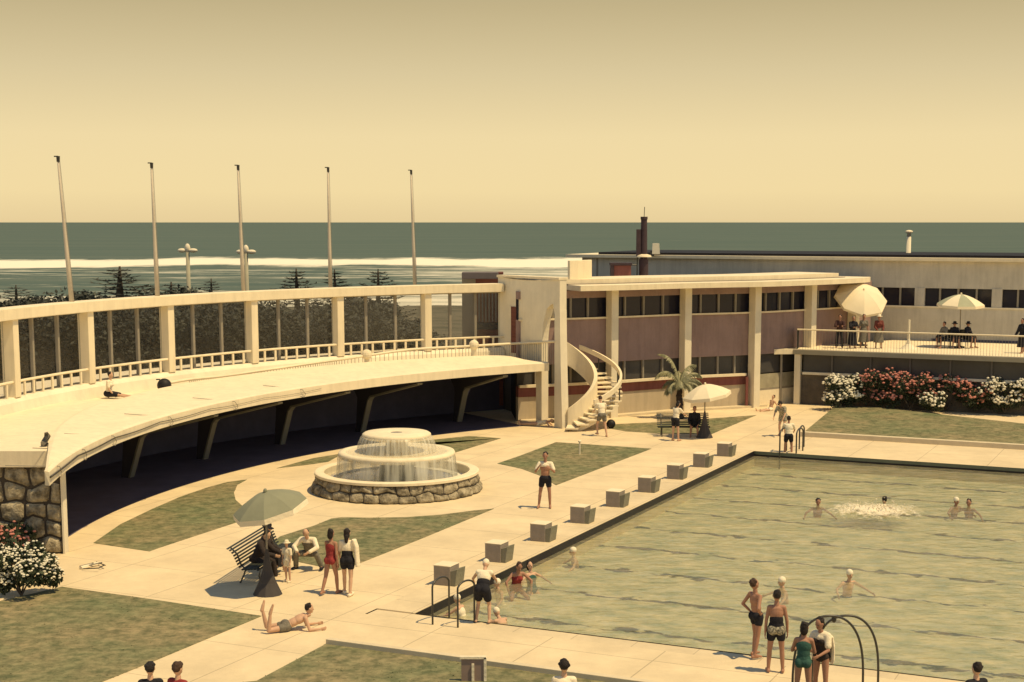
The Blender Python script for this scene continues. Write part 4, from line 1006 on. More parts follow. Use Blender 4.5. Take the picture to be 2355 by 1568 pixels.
m = MB(); m.box((p.x,p.y,.22), (.46,.04,.52)); m.build('panel', mat('board_grey', (.26,.19,.16), .8, .1, 3), nb)
m = MB(); m.box((p.x,p.y-.01,.50), (.52,.07,.05)); m.box((p.x+.24,p.y-.01,.22), (.05,.07,.56)); m.box((p.x+.0,p.y-.03,.15), (.05,.05,.46)); m.build('frame', CW, nb)

# ------------------------------------------------------------------ plants
def leaves(m, n, fn_, size, rnd, asp=1.8):
    for _ in range(n):
        c = fn_(); a = Vector((rnd.gauss(0,1), rnd.gauss(0,1), rnd.gauss(0,.8))).normalized(); b = a.orthogonal().normalized(); b = Matrix.Rotation(rnd.uniform(0,6.28),3,a) @ b; c2 = a.cross(b); s = size*rnd.uniform(.6,1.4)
        m.add([c-b*s*asp/2, c+c2*s/2, c+b*s*asp/2, c-c2*s/2], [(0,1,2,3)])
def shrub_shape(rx, ry, h, rnd, lobes=14):
    lb = [(Vector((rnd.uniform(-.7,.7)*rx, rnd.uniform(-.7,.7)*ry, rnd.uniform(.25,.85)*h)), rnd.uniform(.25,.45)*min(rx,ry,h)*1.4) for _ in range(lobes)]
    def f():
        c, r = rnd.choice(lb); d = Vector((rnd.gauss(0,1), rnd.gauss(0,1), rnd.gauss(0,1))).normalized()*r*rnd.uniform(.55,1.05)
        q = c+d; q.z = max(.03, q.z); return q
    return f, lb
def flower_bush(loc, rx, ry, h, kind, nfl, seed, lab, fl_size=.05, nleaf=2600):
    rnd = random.Random(seed); o = thing('flowering_bush', loc, lab, 'flowering bush', 'flowering bushes'); f, lb = shrub_shape(rx, ry, h, rnd)
    m = MB(); leaves(m, nleaf, f, .07, rnd); m.v = [(x+loc[0], y+loc[1], z+loc[2]) for x, y, z in m.v]; m.build('foliage', LEAFR, o)
    m = MB()
    for i in range(7):
        a = rnd.uniform(0,6.28); m.tube([Vector(loc), Vector(loc)+Vector((math.cos(a)*rx*.5, math.sin(a)*ry*.5, h*.6))], [.025,.01], 5)
    m.build('stem', BARK, o)
    fm = MB()
    for _ in range(nfl):
        c, r = rnd.choice(lb); d = Vector((rnd.gauss(0,1), rnd.gauss(-.5,1), abs(rnd.gauss(.3,.8)))).normalized()*r*1.08; q = c+d+Vector(loc); q.z = max(loc[2]+.1, q.z)
        fm.ball(q, (fl_size*rnd.uniform(.6,1.1), fl_size*rnd.uniform(.6,1.1), fl_size*.6), 6, 4)
    fm.build('flowers', {'r': FRED, 'w': FWHITE}[kind], o); return o
p = at(70,1372); flower_bush((p.x-.25,p.y+.1,0), .95, .6, 1.25, 'w', 620, 1, 'white-flowered bush at the foot of the boulder wall on the left', .040, 3600)
p = at(-30,1350); flower_bush((p.x,p.y+.5,0), .8, .6, 1.35, 'r', 150, 2, 'red-flowered bush at the left edge, behind the white-flowered bush', .055)
p = at(5,1290); flower_bush((p.x,p.y+.4,0), .9, .5, .95, 'r', 90, 3, 'low red-flowered bush against the boulder wall', .055)
bd = [(1945,938,1.15,1.45,'w',190,'white-flowered bush at the left end of the long bed'), (2025,938,1.25,1.75,'r',120,'red-flowered bush right beside the leftmost white one in the long bed'),
 (2100,942,1.2,1.65,'r',120,'tall red-flowered bush in the long bed below the empty parasol stand'), (2150,946,.6,.9,'w',70,'small low white-flowered bush in the front of the long bed'),
 (2185,942,1.2,1.6,'r',110,'red-flowered bush behind the small low white bush'), (2255,946,1.15,1.5,'r',90,'sparse red-flowered bush left of the last white bush'),
 (2320,950,1.15,1.55,'w',170,'white-flowered bush at the right end of the long bed'), (2385,950,1.1,1.4,'r',60,'red-flowered bush cut by the right edge of the picture')]
for i, (u, v, rx, h, k, nf, lab) in enumerate(bd):
    p = at(u, v, .17); flower_bush((p.x,p.y+.6,.12), rx, .75, h, k, int(nf*1.7), 20+i, lab, .082, 2400)
# conifers and scrub behind the gallery
def conifer(seed, h, rb):
    rnd = random.Random(seed); o = thing('conifer', (0,0,0), '', 'conifer tree', 'conifers behind the gallery')
    m = MB(); m.tube([(0,0,0),(0,0,h*.6),(.02,0,h)], [.16,.09,.02], 8); m.build('trunk', BARK, o)
    m = MB(); n = int(h/.30)
    for i in range(n):
        z = h*(.18+.80*i/n); rl_ = rb*(1-i/n)**.75+.08
        for k in range(6):
            a = rnd.uniform(0,6.28); L_ = rl_*rnd.uniform(.75,1.1); up = rnd.uniform(.05,.35)
            pts_ = [Vector((0,0,z)), Vector((math.cos(a)*L_*.5, math.sin(a)*L_*.5, z-L_*.06)), Vector((math.cos(a)*L_, math.sin(a)*L_, z+L_*up))]
            m.tube(pts_, [.03,.02,.008], 4)
            for j in range(int(22*L_/rb)+6):
                f = rnd.uniform(.15,1); c = pts_[0].lerp(pts_[1], f*2) if f < .5 else pts_[1].lerp(pts_[2], f*2-1)
                d = Vector((rnd.gauss(0,1),rnd.gauss(0,1),abs(rnd.gauss(.2,.6)))).normalized()*.17; s = d.orthogonal().normalized()*.028
                m.add([c-s, c+s, c+d], [(0,1,2)])
    m.build('crown', LEAF, o); return o
cons = [conifer(1,6.2,1.7), conifer(2,6.2,1.5)]
cl = [(273,612,97,2.4,'broad dark conifer between the first and second flagpoles'),(485,640,97,1.2,'small dark conifer left of the middle flagpole'),(682,617,97,1.45,'symmetrical dark conifer between the middle and fourth flagpoles'),(770,619,97,1.35,'dark layered conifer right beside the fourth flagpole'),(869,618,97,1.4,'spiky conifer with upswept branches between the last two flagpoles'),(392,648,97,1.6,'low dark conifer right of the second flagpole'),(36,655,97,1.4,'small conifer at the far left above the gallery roof')]
for i, (u, v, Y, s, lab) in enumerate(cl):
    o = cons[i] if i < 2 else dup(cons[i%2], None)
    t_ = atY(u, v, Y); gz = ground_z(t_.x, Y)-.2; k = (t_.z-gz)/6.2
    o.location = (t_.x, Y, gz); o.scale = (s*1.3, s*1.3, k); o.rotation_euler = (0,0,i*1.3); o['label'] = lab
def scrub(seed, rx, ry, h):
    rnd = random.Random(seed); o = thing('scrub_bush', (0,0,0), '', 'bush', 'dark bushes behind the gallery windows')
    f, lb = shrub_shape(rx, ry, h, rnd, 22); m = MB(); leaves(m, 11000, f, .12, rnd, 2.0); m.build('foliage', LEAF, o)
    m = MB()
    for i in range(6): a = rnd.uniform(0,6.28); m.tube([(0,0,-.3),(math.cos(a)*rx*.4,math.sin(a)*ry*.4,h*.6)], [.10,.03], 5)
    m.build('trunk', BARK, o); return o
scs = [scrub(5,2.6,2.2,4.2), scrub(6,2.8,2.2,3.8), scrub(7,2.4,2.4,4.6)]
k = 0; rnd = random.Random(9)
words = ['first','second','third','fourth','fifth','sixth','seventh','eighth','ninth','tenth','eleventh']
for row, (Y, us, hh, rn) in enumerate([(77, [-60,60,170,285,400,510,620,720,815,895], 1.12, 'front'), (87, [-20,90,215,330,440,560,660,740,820,890], 1.15, 'rear')]):
    for j, u in enumerate(us):
        o = scs[k] if k < 3 else dup(scs[k%3], None)
        yy = Y+rnd.uniform(-2,2); p = atY(u, 800, yy); gz = ground_z(p.x, yy)
        top_v = {0:676,1:668}[row]; tz = atY(u, top_v+rnd.uniform(-22,20)+(6 if u < 200 else 20 if u < 520 else 26 if u < 700 else 34), yy).z
        if u > 880: tz -= 1.4
        sc = max(.6, (tz-gz)/4.2)
        o.location = (p.x, yy, gz-.3); o.scale = (1.15, 1.15, sc); o.rotation_euler = (0,0,k*1.1)
        o['label'] = f'dark leafy bush behind the gallery windows, {words[j]} from the left in the {rn} row'; k += 1

# young palm by the right bench
p = at(1562,962); p = Vector((p.x,p.y,0)); pm = thing('palm_tree', tuple(p), 'small palm with a thick dark trunk behind the right bench', 'palm tree')
m = MB(); pts_ = []; rr_ = []
for i in range(18): z = i*.095; pts_.append(p+Vector((.02*math.sin(i),0,z))); rr_.append((.20-.006*i)*(1.12 if i%2 else .95))
m.tube(pts_, rr_, 12); m.build('trunk', mat('palm_trunk', (.05,.035,.03), .95, .4, 8, .8, 20), pm)
rnd = random.Random(12)
def frond(az, up, ln, droop):
    m = MB(); pts_ = []; q = p+Vector((0,0,1.55)); d = Vector((math.cos(az)*math.cos(up), math.sin(az)*math.cos(up), math.sin(up))); n = 18
    for i in range(n+1):
        pts_.append(q.copy()); q = q+d*ln/n; d = (d+Vector((0,0,-droop/n*(.5+1.3*i/n)))).normalized()
    m.tube(pts_, [.022*(1-i/(n+1))+.004 for i in range(n+1)], 5)
    for i in range(2, n+1):
        t = (pts_[i]-pts_[i-1]).normalized(); s = t.cross(Vector((0,0,1))).normalized()
        for sg in (-1,1):
            for h_ in (0,.33,.66):
                b_ = pts_[i-1].lerp(pts_[i], h_); L_ = .52*math.sin(math.pi*min(1,(i+h_)/n*.85+.12))**.8
                e_ = b_+s*sg*L_*.55+t*L_*.45+Vector((0,0,-L_*rnd.uniform(.45,.75))); w2 = t*.020
                mid = b_.lerp(e_,.5)+Vector((0,0,.05)); m.add([b_-w2, b_+w2, mid+w2, e_, mid-w2], [(0,1,2,3,4)])
    return m.build('frond', PALML, pm)
for a_, up, ln, dr in ((170,80,2.0,2.6),(186,66,1.7,3.2),(150,40,1.1,2.6),(20,58,1.5,2.4),(5,42,1.5,2.6),(-15,30,1.35,2.4),(40,70,1.6,2.2),(-40,30,1.1,2.8),(-90,50,1.0,3.0),(-140,35,1.0,3.0),(90,60,1.5,2.4),(200,20,1.0,2.6)):
    frond(R(a_), R(up), ln, dr)

# ------------------------------------------------------------------ people
def capsule(m, a, b, ra, rb, seg=12, sq=None):
    a, b = Vector(a), Vector(b); d = b-a; n = 8
    m.ball(a, ra, seg, 8); m.ball(b, rb, seg, 8)
    m.tube([a.lerp(b, i/3) for i in range(4)], [ra+(rb-ra)*i/3 for i in range(4)], seg)
def dv(p, o, sg):
    p, o = R(p), R(o); return Vector((sg*math.sin(o), math.cos(o)*math.sin(p), -math.cos(o)*math.cos(p)))
def soft(m, name, mt, parent, vox, label=None):
    o = m.build(name, mt, None, smooth=True); r = o.modifiers.new('remesh', 'REMESH'); r.mode = 'VOXEL'; r.voxel_size = vox; r.use_smooth_shade = True
    k = o.modifiers.new('smooth', 'SMOOTH'); k.factor = .5; k.iterations = 2
    o.parent = parent; SOFT.append(o)
    if label: o['label'] = label
    return o
SOFT = []
STAND = dict(lean=2, legs=((3,3,-2,2),(-3,3,-6,2)), arms=((5,9,14,2),(-2,9,10,2)))
def person(loc, yaw, h, label, pose=None, clothes=(), hair='short', hairm=None, skin=None, head=(0,0), zoff=None, vox=.011, female=False, eyes=False, group=None, shoes=None, fit='feet', side=0):
    P_ = dict(STAND); P_.update(pose or {}); s = h/1.72; skin = skin or SKIN; hairm = hairm or HAIR
    root = thing('person', (0,0,0), label, 'person', group)
    ln = R(P_['lean']); sd_ = R(side or P_.get('side', 0)); T = Vector((math.sin(sd_), math.sin(ln)*math.cos(sd_), math.cos(ln)*math.cos(sd_))).normalized()
    X = Vector((math.cos(sd_), 0, -math.sin(sd_))); Fw = T.cross(X)*-1
    Fw = X.cross(T)*-1 if X.cross(T).y < 0 else X.cross(T)
    rot = Matrix((X, Fw, T)).transposed()
    pel = Vector((0,0,0)); waist = T*.15; chest = T*.34; nb = T*.49
    hp_, hy_ = R(head[0]), R(head[1]); hd = (Matrix.Rotation(-hy_, 3, T) @ (T*math.cos(hp_)+Fw*math.sin(hp_))).normalized()
    faced = (Matrix.Rotation(-hy_, 3, T) @ (Fw*math.cos(hp_)-T*math.sin(hp_))).normalized(); hx = faced.cross(hd).normalized()
    hc = nb+T*.06+hd*.145
    shw = .155 if female else .175
    sh = {sg: T*.445+X*(sg*shw) for sg in (-1, 1)}; hip = {sg: pel+X*(sg*.088)-T*.03 for sg in (-1, 1)}
    J = {}
    for i, sg in enumerate((-1, 1)):
        tp_, to_, sp__, so_ = P_['legs'][i]; kn = hip[sg]+dv(tp_, to_, sg)*.42; an = kn+dv(sp__, so_, sg)*.41
        ft = P_.get('feet', (90,90))[i]; toe = an+dv(ft, P_.get('toeout', 8), sg)*.17
        up, uo, fp, fo = P_['arms'][i]; el = sh[sg]+dv(up, uo, sg)*.285; wr = el+dv(fp, fo, sg)*.245
        hdv = dv(*P_.get('hands', ((fp, fo), (P_['arms'][1][2], P_['arms'][1][3])))[i], sg)
        J[sg] = (kn, an, toe, el, wr, hdv)
    if fit == 'feet': low = min(min(J[sg][1].z-.075, J[sg][2].z-.03) for sg in (-1,1))
    else: low = -(zoff if zoff is not None else 0)
    b = MB()
    b.ball(pel+T*.01, (.165 if female else .155, .115, .125), 16, 10, rot)
    for sg in (-1,1): b.ball(pel+X*sg*.075-Fw*.045-T*.02, (.085,.09,.095), 12, 8, rot)
    b.ball(waist+T*.02, (.122 if female else .136, .098, .17), 16, 10, rot)
    b.ball(chest-T*.02, (.145 if female else .160, .105, .165), 16, 10, rot); b.ball(T*.40, (.15,.09,.09), 16, 10, rot)
    if female:
        for sg in (-1,1): b.ball(chest+X*sg*.065+Fw*.085-T*.01, (.055,.05,.055), 12, 8, rot)
    capsule(b, sh[-1]+X*.02, sh[1]-X*.02, .052, .052); capsule(b, T*.43, nb+T*.07+Fw*.01, .062, .050)
    b.ball(hc, (.076,.096,.115), 16, 12, Matrix((hx, faced, hd)).transposed())
    capsule(b, hc+faced*.055-hd*.065, hc+faced*.07-hd*.075, .042, .030)
    capsule(b, hc+faced*.09+hd*.0, hc+faced*.108-hd*.022, .012, .015)
    for sg in (-1,1): b.ball(hc+hx*sg*.078-hd*.005, (.014,.020,.030), 8, 6, Matrix((hx, faced, hd)).transposed())
    for sg in (-1,1):
        kn, an, toe, el, wr, hdv = J[sg]
        capsule(b, hip[sg], kn, .085, .052); md = kn.lerp(an,.3); bk = (dv(0,0,1)*0)
        capsule(b, kn, md, .050, .052); capsule(b, md, an, .052, .034)
        heel = an-(toe-an).normalized()*.045-(kn-an).normalized()*.03
        capsule(b, heel, an.lerp(toe,.5)-(kn-an).normalized()*.035, .036, .036); capsule(b, an, toe-(kn-an).normalized()*.045, .040, .026)
        capsule(b, sh[sg], el, .048 if not female else .043, .036); capsule(b, el, wr, .037, .025)
        palm = wr+hdv*.05; sdn = hdv.orthogonal().normalized() if abs(hdv.dot(X)) > .95 else (X-hdv*X.dot(hdv)).normalized()
        pn = hdv.cross(sdn).normalized(); sdn = pn
        pr = hdv.cross(sdn)
        b.ball(palm, (.038,.018,.050), 10, 8, Matrix((sdn, pr, hdv)).transposed())
        for fi, (off, fl_) in enumerate(((-.028,.062),(-.010,.072),(.010,.068),(.027,.052))):
            k0 = palm+hdv*.035+sdn*off; k1_ = k0+hdv*fl_*.55+sdn*off*.2-X*sg*.008; k2_ = k1_+hdv*fl_*.35-X*sg*.022
            capsule(b, k0, k1_, .0105, .0095, 6); capsule(b, k1_, k2_, .0095, .0085, 6)
        t0 = palm-hdv*.015+sdn*(-.03 if sdn.y < 0 else .03)*1; capsule(b, t0, t0+hdv*.04+(t0-palm).normalized()*.022, .012, .010, 6)
    body = soft(b, 'body', skin, root, vox)
    def cl(name, mt, parts, inf=.014):
        m = MB()
        for p in parts:
            if p == 'hips':
                m.ball(pel, (.168+inf if female else .160+inf, .120+inf, .120), 16, 10, rot)
                for sg in (-1,1): m.ball(pel+X*sg*.075-Fw*.045-T*.02, (.085+inf,.09+inf,.095+inf), 12, 8, rot)
            elif p == 'waist': m.ball(T*.075, (.140+inf if female else .142+inf, .104+inf, .10), 16, 10, rot); m.ball(waist+T*.02, (.124+inf if female else .138+inf, .100+inf, .18), 16, 10, rot)
            elif p == 'chest':
                m.ball(chest-T*.02, (.147+inf if female else .162+inf, .107+inf, .165), 16, 10, rot)
                if female:
                    for sg in (-1,1): m.ball(chest+X*sg*.065+Fw*.085-T*.01, (.055+inf,.05+inf,.055+inf), 12, 8, rot)
            elif p == 'shoulders': m.ball(T*.40, (.152+inf,.092+inf,.088), 16, 10, rot); capsule(m, sh[-1]+X*.01, sh[1]-X*.01, .052+inf, .052+inf)
            elif p == 'collar': capsule(m, T*.44, T*.50, .068+inf, .058+inf)
            elif p[:5] == 'thigh':
                f = float(p[5:]); 
                for sg in (-1,1): capsule(m, hip[sg], hip[sg].lerp(J[sg][0], f), .088+inf, .088+inf-(.034)*f)
            elif p == 'shin':
                for sg in (-1,1): capsule(m, J[sg][0], J[sg][1]-(J[sg][1]-J[sg][0])*.08, .056+inf, .050+inf)
            elif p == 'sleeve':
                for sg in (-1,1): capsule(m, sh[sg], sh[sg].lerp(J[sg][3], .7), .050+inf, .045+inf)
            elif p == 'sleeves':
                for sg in (-1,1): capsule(m, sh[sg], J[sg][3], .050+inf, .040+inf); capsule(m, J[sg][3], J[sg][3].lerp(J[sg][4], .92), .040+inf, .030+inf)
            elif p[:5] == 'skirt':
                Lk = float(p[5:]); d1 = (J[-1][0]+J[1][0])/2-pel; d1.normalize(); c1 = pel+d1*Lk
                m.loft([[c+(X*math.cos(a)*rx+(Fw if abs(d1.z) > .5 else T)*math.sin(a)*ry) for a in [2*math.pi*k/20 for k in range(20)]] for c, rx, ry in ((waist, .13,.105), (pel+T*.02,.185,.145), (pel+d1*Lk*.6,.235,.19), (c1,.275,.22))])
            elif p == 'cape':
                c = T*.44; m.loft([[q+(X*math.cos(a)*rx+Fw*(math.sin(a)*ry-.05)) for a in [math.pi+math.pi*k/10 for k in range(11)]]+[q+(X*math.cos(a)*(rx-.07)+Fw*(math.sin(a)*(ry-.07)-.05)) for a in [math.pi*2-math.pi*k/10 for k in range(11)]] for q, rx, ry in ((T*.50,.10,.07),(T*.42,.24,.13),(T*.2,.27,.17),(-T*.05,.26,.18),(-T*.15,.24,.17))])
            elif p == 'drape':
                c = sh[1]; m.loft([[q+X*(.02+.06*math.cos(a))+Fw*.11*math.sin(a) for a in [2*math.pi*k/12 for k in range(12)]] for q in (c+T*.09, c+X*.07-T*.1, c+X*.09-T*.4, c+X*.11-T*.62)])
        return soft(m, name, mt, root, max(vox, .012))
    for c in clothes: cl(*c)
    HR = Matrix((hx, faced, hd)).transposed()
    m = MB()
    if hair in ('short','long','bob','curly'):
        m.ball(hc-faced*.024+hd*.022, (.083,.090,.103), 16, 10, HR)
        hr_ = random.Random(int(abs(loc[0]*100)))
        for _ in range(16): a_ = hr_.uniform(0,6.28); e_ = hr_.uniform(.1,1.2); m.ball(hc-faced*.03+hd*.03+HR @ Vector((math.cos(a_)*math.cos(e_)*.074, math.sin(a_)*math.cos(e_)*.078, math.sin(e_)*.088)), hr_.uniform(.018,.030), 7, 5)
        if hair == 'curly':
            for k in range(26):
                d = Vector((random.gauss(0,1),random.gauss(-.6,.8),abs(random.gauss(.3,.8)))).normalized(); m.ball(hc+HR @ Vector((d.x*.085,d.y*.095,d.z*.11)), .032, 6, 5)
        if hair in ('long','bob'):
            m.ball(hc-faced*.045-hd*.05, (.085,.062,.11), 14, 10, HR)
            if hair == 'long': capsule(m, hc-faced*.075-hd*.08, hc-faced*.08-T*.22, .062, .045)
        # cut the face free
        mm2 = MB(); keep = []
        h_ = soft(m, 'hair', hairm, root, .012)
        b.f = b.f
    elif hair == 'cap':
        m.ball(hc-faced*.012+hd*.035, (.090,.104,.100), 16, 10, HR); soft(m, 'swim_cap', hairm, root, .012)
    elif hair == 'bald':
        m.ball(hc-faced*.03+hd*.0, (.082,.082,.085), 16, 10, HR); soft(m, 'hair', hairm, root, .012)
    elif hair == 'hat':
        m.ball(hc-faced*.02+hd*.0, (.086,.094,.10), 16, 10, HR); soft(m, 'hair', HAIR, root, .012)
        m = MB(); m.lathe([(0,.15),(.06,.15),(.085,.12),(.09,.05),(.17,.035),(.16,.025),(0,.04)], (0,0,0), 24); m.v = [tuple(hc+HR @ Vector(v)) for v in m.v]
        o = m.build('hat', hairm, None, smooth=True); o.parent = root
    fy_ = math.cos(R(yaw)-math.pi-hy_)
    if (eyes or fy_ > .55) and loc[1] < 62 and hair != 'none':
        for sg in (-1,1):
            m = MB(); m.ball(hc+hx*sg*.030+faced*.086+hd*.008, (.014,.010,.008), 8, 6, HR); o = m.build('eye', CB, None); o.parent = root
        m = MB(); m.ball(hc+faced*.093-hd*.052, (.022,.010,.006), 8, 6, HR); o = m.build('mouth', mat('lips', (.22,.07,.055), .6), None); o.parent = root
    if shoes:
        m = MB()
        for sg in (-1,1):
            kn, an, toe = J[sg][:3]; u = (kn-an).normalized(); capsule(m, an-u*.045-(toe-an).normalized()*.05, toe-u*.035, .048, .040)
        soft(m, 'shoes', shoes, root, .012)
    root.location = (loc[0], loc[1], loc[2]-low*s if fit == 'feet' else loc[2]+(zoff or 0)*s); root.scale = (s,)*3; root.rotation_euler = (0,0,R(yaw))
    root['_hand'] = tuple(rot @ Vector((0,0,0))); del root['_hand']
    root_j = {sg: (root.location+Matrix.Rotation(R(yaw),3,'Z') @ (J[sg][4]+J[sg][5]*.09)*s) for sg in (-1,1)}
    return root, root_j

TR = lambda m: ('swim_trunks', m, ('hips','thigh.30'), .014)
SH = lambda m: ('shorts', m, ('hips','thigh.45'), .022)
SW = lambda m: ('swimsuit', m, ('hips','waist','chest'), .009)
PANTS = lambda m: ('trousers', m, ('hips','thigh1','shin'), .018)
SHIRT = lambda m: ('shirt', m, ('waist','chest','shoulders','sleeves'), .020)
TEE = lambda m: ('blouse', m, ('waist','chest','shoulders','sleeve'), .018)
JACK = lambda m: ('jacket', m, ('hips','waist','chest','shoulders','collar','sleeves'), .030)
SKIRT = lambda m, L_=.5: ('skirt', m, (f'skirt{L_}',), 0)
WALK = dict(lean=4, legs=((18,2,2,2),(-12,2,-26,2)), arms=((-15,8,0,4),(20,8,35,2)))
SIT = dict(lean=6, legs=((82,8,4,3),(84,6,-4,3)), arms=((20,10,62,-8),(20,10,62,-8)))
SITBACK = dict(lean=-8, legs=((82,8,8,3),(84,6,2,3)), arms=((10,10,60,-8),(12,10,60,-8)))
FLOORSIT = dict(lean=-16, legs=((88,6,80,4),(84,10,84,2)), arms=((-34,14,-26,6),(-34,14,-26,6)), feet=(170,170))
TREAD = dict(lean=10, legs=((20,12,-10,8),(-10,14,-30,8)), arms=((38,52,60,30),(36,56,64,20)))

# by the left parasol
pb = at(608,1330)
bd_ = (at(640,1283)-at(548,1346)); bd_.z = 0; bd_.normalize(); bf = Vector((bd_.y,-bd_.x,0)); byaw = math.degrees(math.atan2(-bf.x, bf.y))
bp0 = at(548,1346); bp0.z = 0
q = bp0+bd_*.95+bf*.16
person((q.x,q.y,.36), byaw-6, 1.70, 'person in a dark suit leaning forward on the left bench, nearest the parasol pole', dict(lean=24, legs=((80,10,6,3),(78,6,-6,3)), arms=((40,10,75,-12),(35,12,78,-14))), [JACK(CBR), PANTS(CBR)], 'short', shoes=CB, fit='z', zoff=.14, head=(12,10))
q = bp0+bd_*1.50+bf*.20
person((q.x,q.y,.36), byaw-4, 1.66, 'person in a dark brimmed hat on the far end of the left bench', dict(lean=4, legs=((76,8,14,3),(80,6,-14,3)), arms=((18,10,66,-10),(18,12,70,-14))), [JACK(CBR), SKIRT(CB,.5)], 'hat', hairm=CB, female=True, shoes=CB, fit='z', zoff=.14, head=(14,-25))
p = at(662,1338); person(p, 150, 1.05, 'small child in a white sun hat and white clothes standing beside the left bench', STAND, [TEE(CW), SH(CW)], 'hat', hairm=CW, shoes=CW)
p = at(716,1306); person(p, 168, 1.72, 'balding person in a white shirt and grey vest squatting on the lawn edge', dict(lean=30, legs=((98,26,-28,10),(96,28,-26,10)), arms=((48,30,62,-38),(48,30,62,-38))), [SHIRT(CW), ('vest', CG, ('waist','chest'), .026), PANTS(CG)], 'bald', hairm=HAIR, shoes=CB, head=(8,-6), eyes=True, skin=SKIN)
p = at(762,1366); person(p, -28, 1.60, 'girl in a red swimsuit walking beside a girl in a white blouse', dict(lean=3, legs=((-12,2,-24,1),(14,2,4,1)), arms=((18,8,70,-10),(-10,10,8,3))), [SW(CR)], 'bob', female=True, skin=SKIND, vox=.010)
p = at(800,1367); person(p, -10, 1.62, 'girl in a white blouse and dark shorts with a towel over her shoulder', dict(lean=2, legs=((12,3,4,1),(-10,3,-16,1)), arms=((5,14,50,10),(12,8,60,-6))), [TEE(CW), ('shorts', CB, ('hips','thigh.35','waist'), .026), ('towel', CW, ('drape',), .0)], 'long', female=True, vox=.010, shoes=CW)
p = at(660,1450); person((p.x,p.y,0), -72, 1.66, 'person lying face down on the pavement with both feet in the air', dict(lean=66, legs=((-88,8,-168,2),(-86,10,-186,4)), arms=((18,16,92,0),(16,18,92,0)), feet=(-200,-200)), [TR(CG)], 'short', head=(-58,0), fit='z', zoff=.12, vox=.010)
# standing alone by the fountain
p = at(1254,1168); person(p, 176, 1.78, 'person in dark trunks with a white towel round the neck, standing by the starting blocks', dict(lean=0, legs=((2,6,-4,2),(2,9,-2,6)), arms=((30,22,128,-28),(28,24,136,-24))), [('trunks', CB, ('hips','thigh.45'), .018), ('towel', CW, ('shoulders','sleeve'), .020)], 'short', skin=SKIND, head=(8,0), eyes=True, vox=.010)
# near ladder and pool edge
p = at(1110,1432); person(p, -12, 1.52, 'person in a white cap, white top and dark shorts bending by the near ladder', dict(lean=30, legs=((22,8,-16,4),(20,8,-18,4)), arms=((30,34,62,10),(42,14,66,-6))), [('blouse', CW, ('waist','chest','shoulders'), .022), ('shorts', CB, ('hips','thigh.55','waist'), .040)], 'cap', hairm=CW, head=(14,0), vox=.010)
p = pf(.75, 1.0, WZ); person((p.x,p.y,WZ), 60, 1.5, 'pale bather standing in the water in the near left corner behind the ladder', dict(lean=18, legs=((0,4,0,2),(0,4,0,2)), arms=((50,20,70,0),(50,20,70,0))), [SW(CW)], 'cap', hairm=CW, fit='z', zoff=-.22, female=True)
p = pf(2.0, .75, WZ); person((p.x,p.y,WZ), 40, 1.5, 'pale bather crouching in the water right beside the near ladder, left of the bending person', dict(lean=40, legs=((0,4,0,2),(0,4,0,2)), arms=((60,30,75,10),(60,30,70,0))), [TR(CW)], 'cap', hairm=CW, fit='z', zoff=-.30)
p = at(1186,1338,WZ); person((p.x,p.y,WZ), 200, 1.68, 'bather in a red swimsuit leaning forward in the water by the pool edge', dict(lean=22, legs=((60,20,-10,8),(60,20,-10,8)), arms=((28,42,20,-8),(28,44,20,-8))), [SW(CR)], 'short', hairm=HAIRB, female=True, skin=SKIND, fit='z', zoff=-.16, vox=.010, head=(10,0))
p = at(1224,1328,WZ); person((p.x,p.y,WZ), 215, 1.60, 'bather in a green swimsuit resting back against the pool edge', dict(lean=-10, legs=((50,12,20,8),(50,12,20,8)), arms=((-10,62,20,50),(30,50,60,40))), [SW(CGR)], 'bob', female=True, fit='z', zoff=-.36, vox=.010)
p = at(1152,1352,WZ); person((p.x,p.y,WZ), 120, 1.55, 'bather with a white cap in the water between the bending person and the red swimsuit', TREAD, [SW(CW)], 'cap', hairm=CW, fit='z', zoff=-.52)
# swimmers
for (u, v, yaw, cap, sk, zo, lab) in [(1327,1270,100,1,0,-.58,'swimmer with a white cap close to the left pool edge'),
    (1808,1350,100,1,0,-.46,'swimmer in a white cap nearest the two boys standing on the deck'), (1948,1336,-160,1,0,-.40,'white-capped swimmer with bare shoulders out of the water, right of the other white cap'),
    (1880,1160,180,0,1,-.50,'dark-haired swimmer farthest to the left in the far half of the pool'), (2037,1158,10,0,0,-.50,'dark-haired swimmer right behind a patch of splashing water'),
    (2193,1162,-150,1,1,-.44,'swimmer with a pale cap beside another dark-haired swimmer on the right'), (2230,1162,150,0,1,-.50,'dark-haired swimmer right of the swimmer with the pale cap')]:
    p = at(u, v, WZ); person((p.x,p.y,WZ), yaw, 1.68, lab, TREAD, [TR(CB)], 'cap' if cap else 'short', hairm=CW if cap else HAIR, skin=SKIND if sk else SKIN, fit='z', zoff=zo-.07)
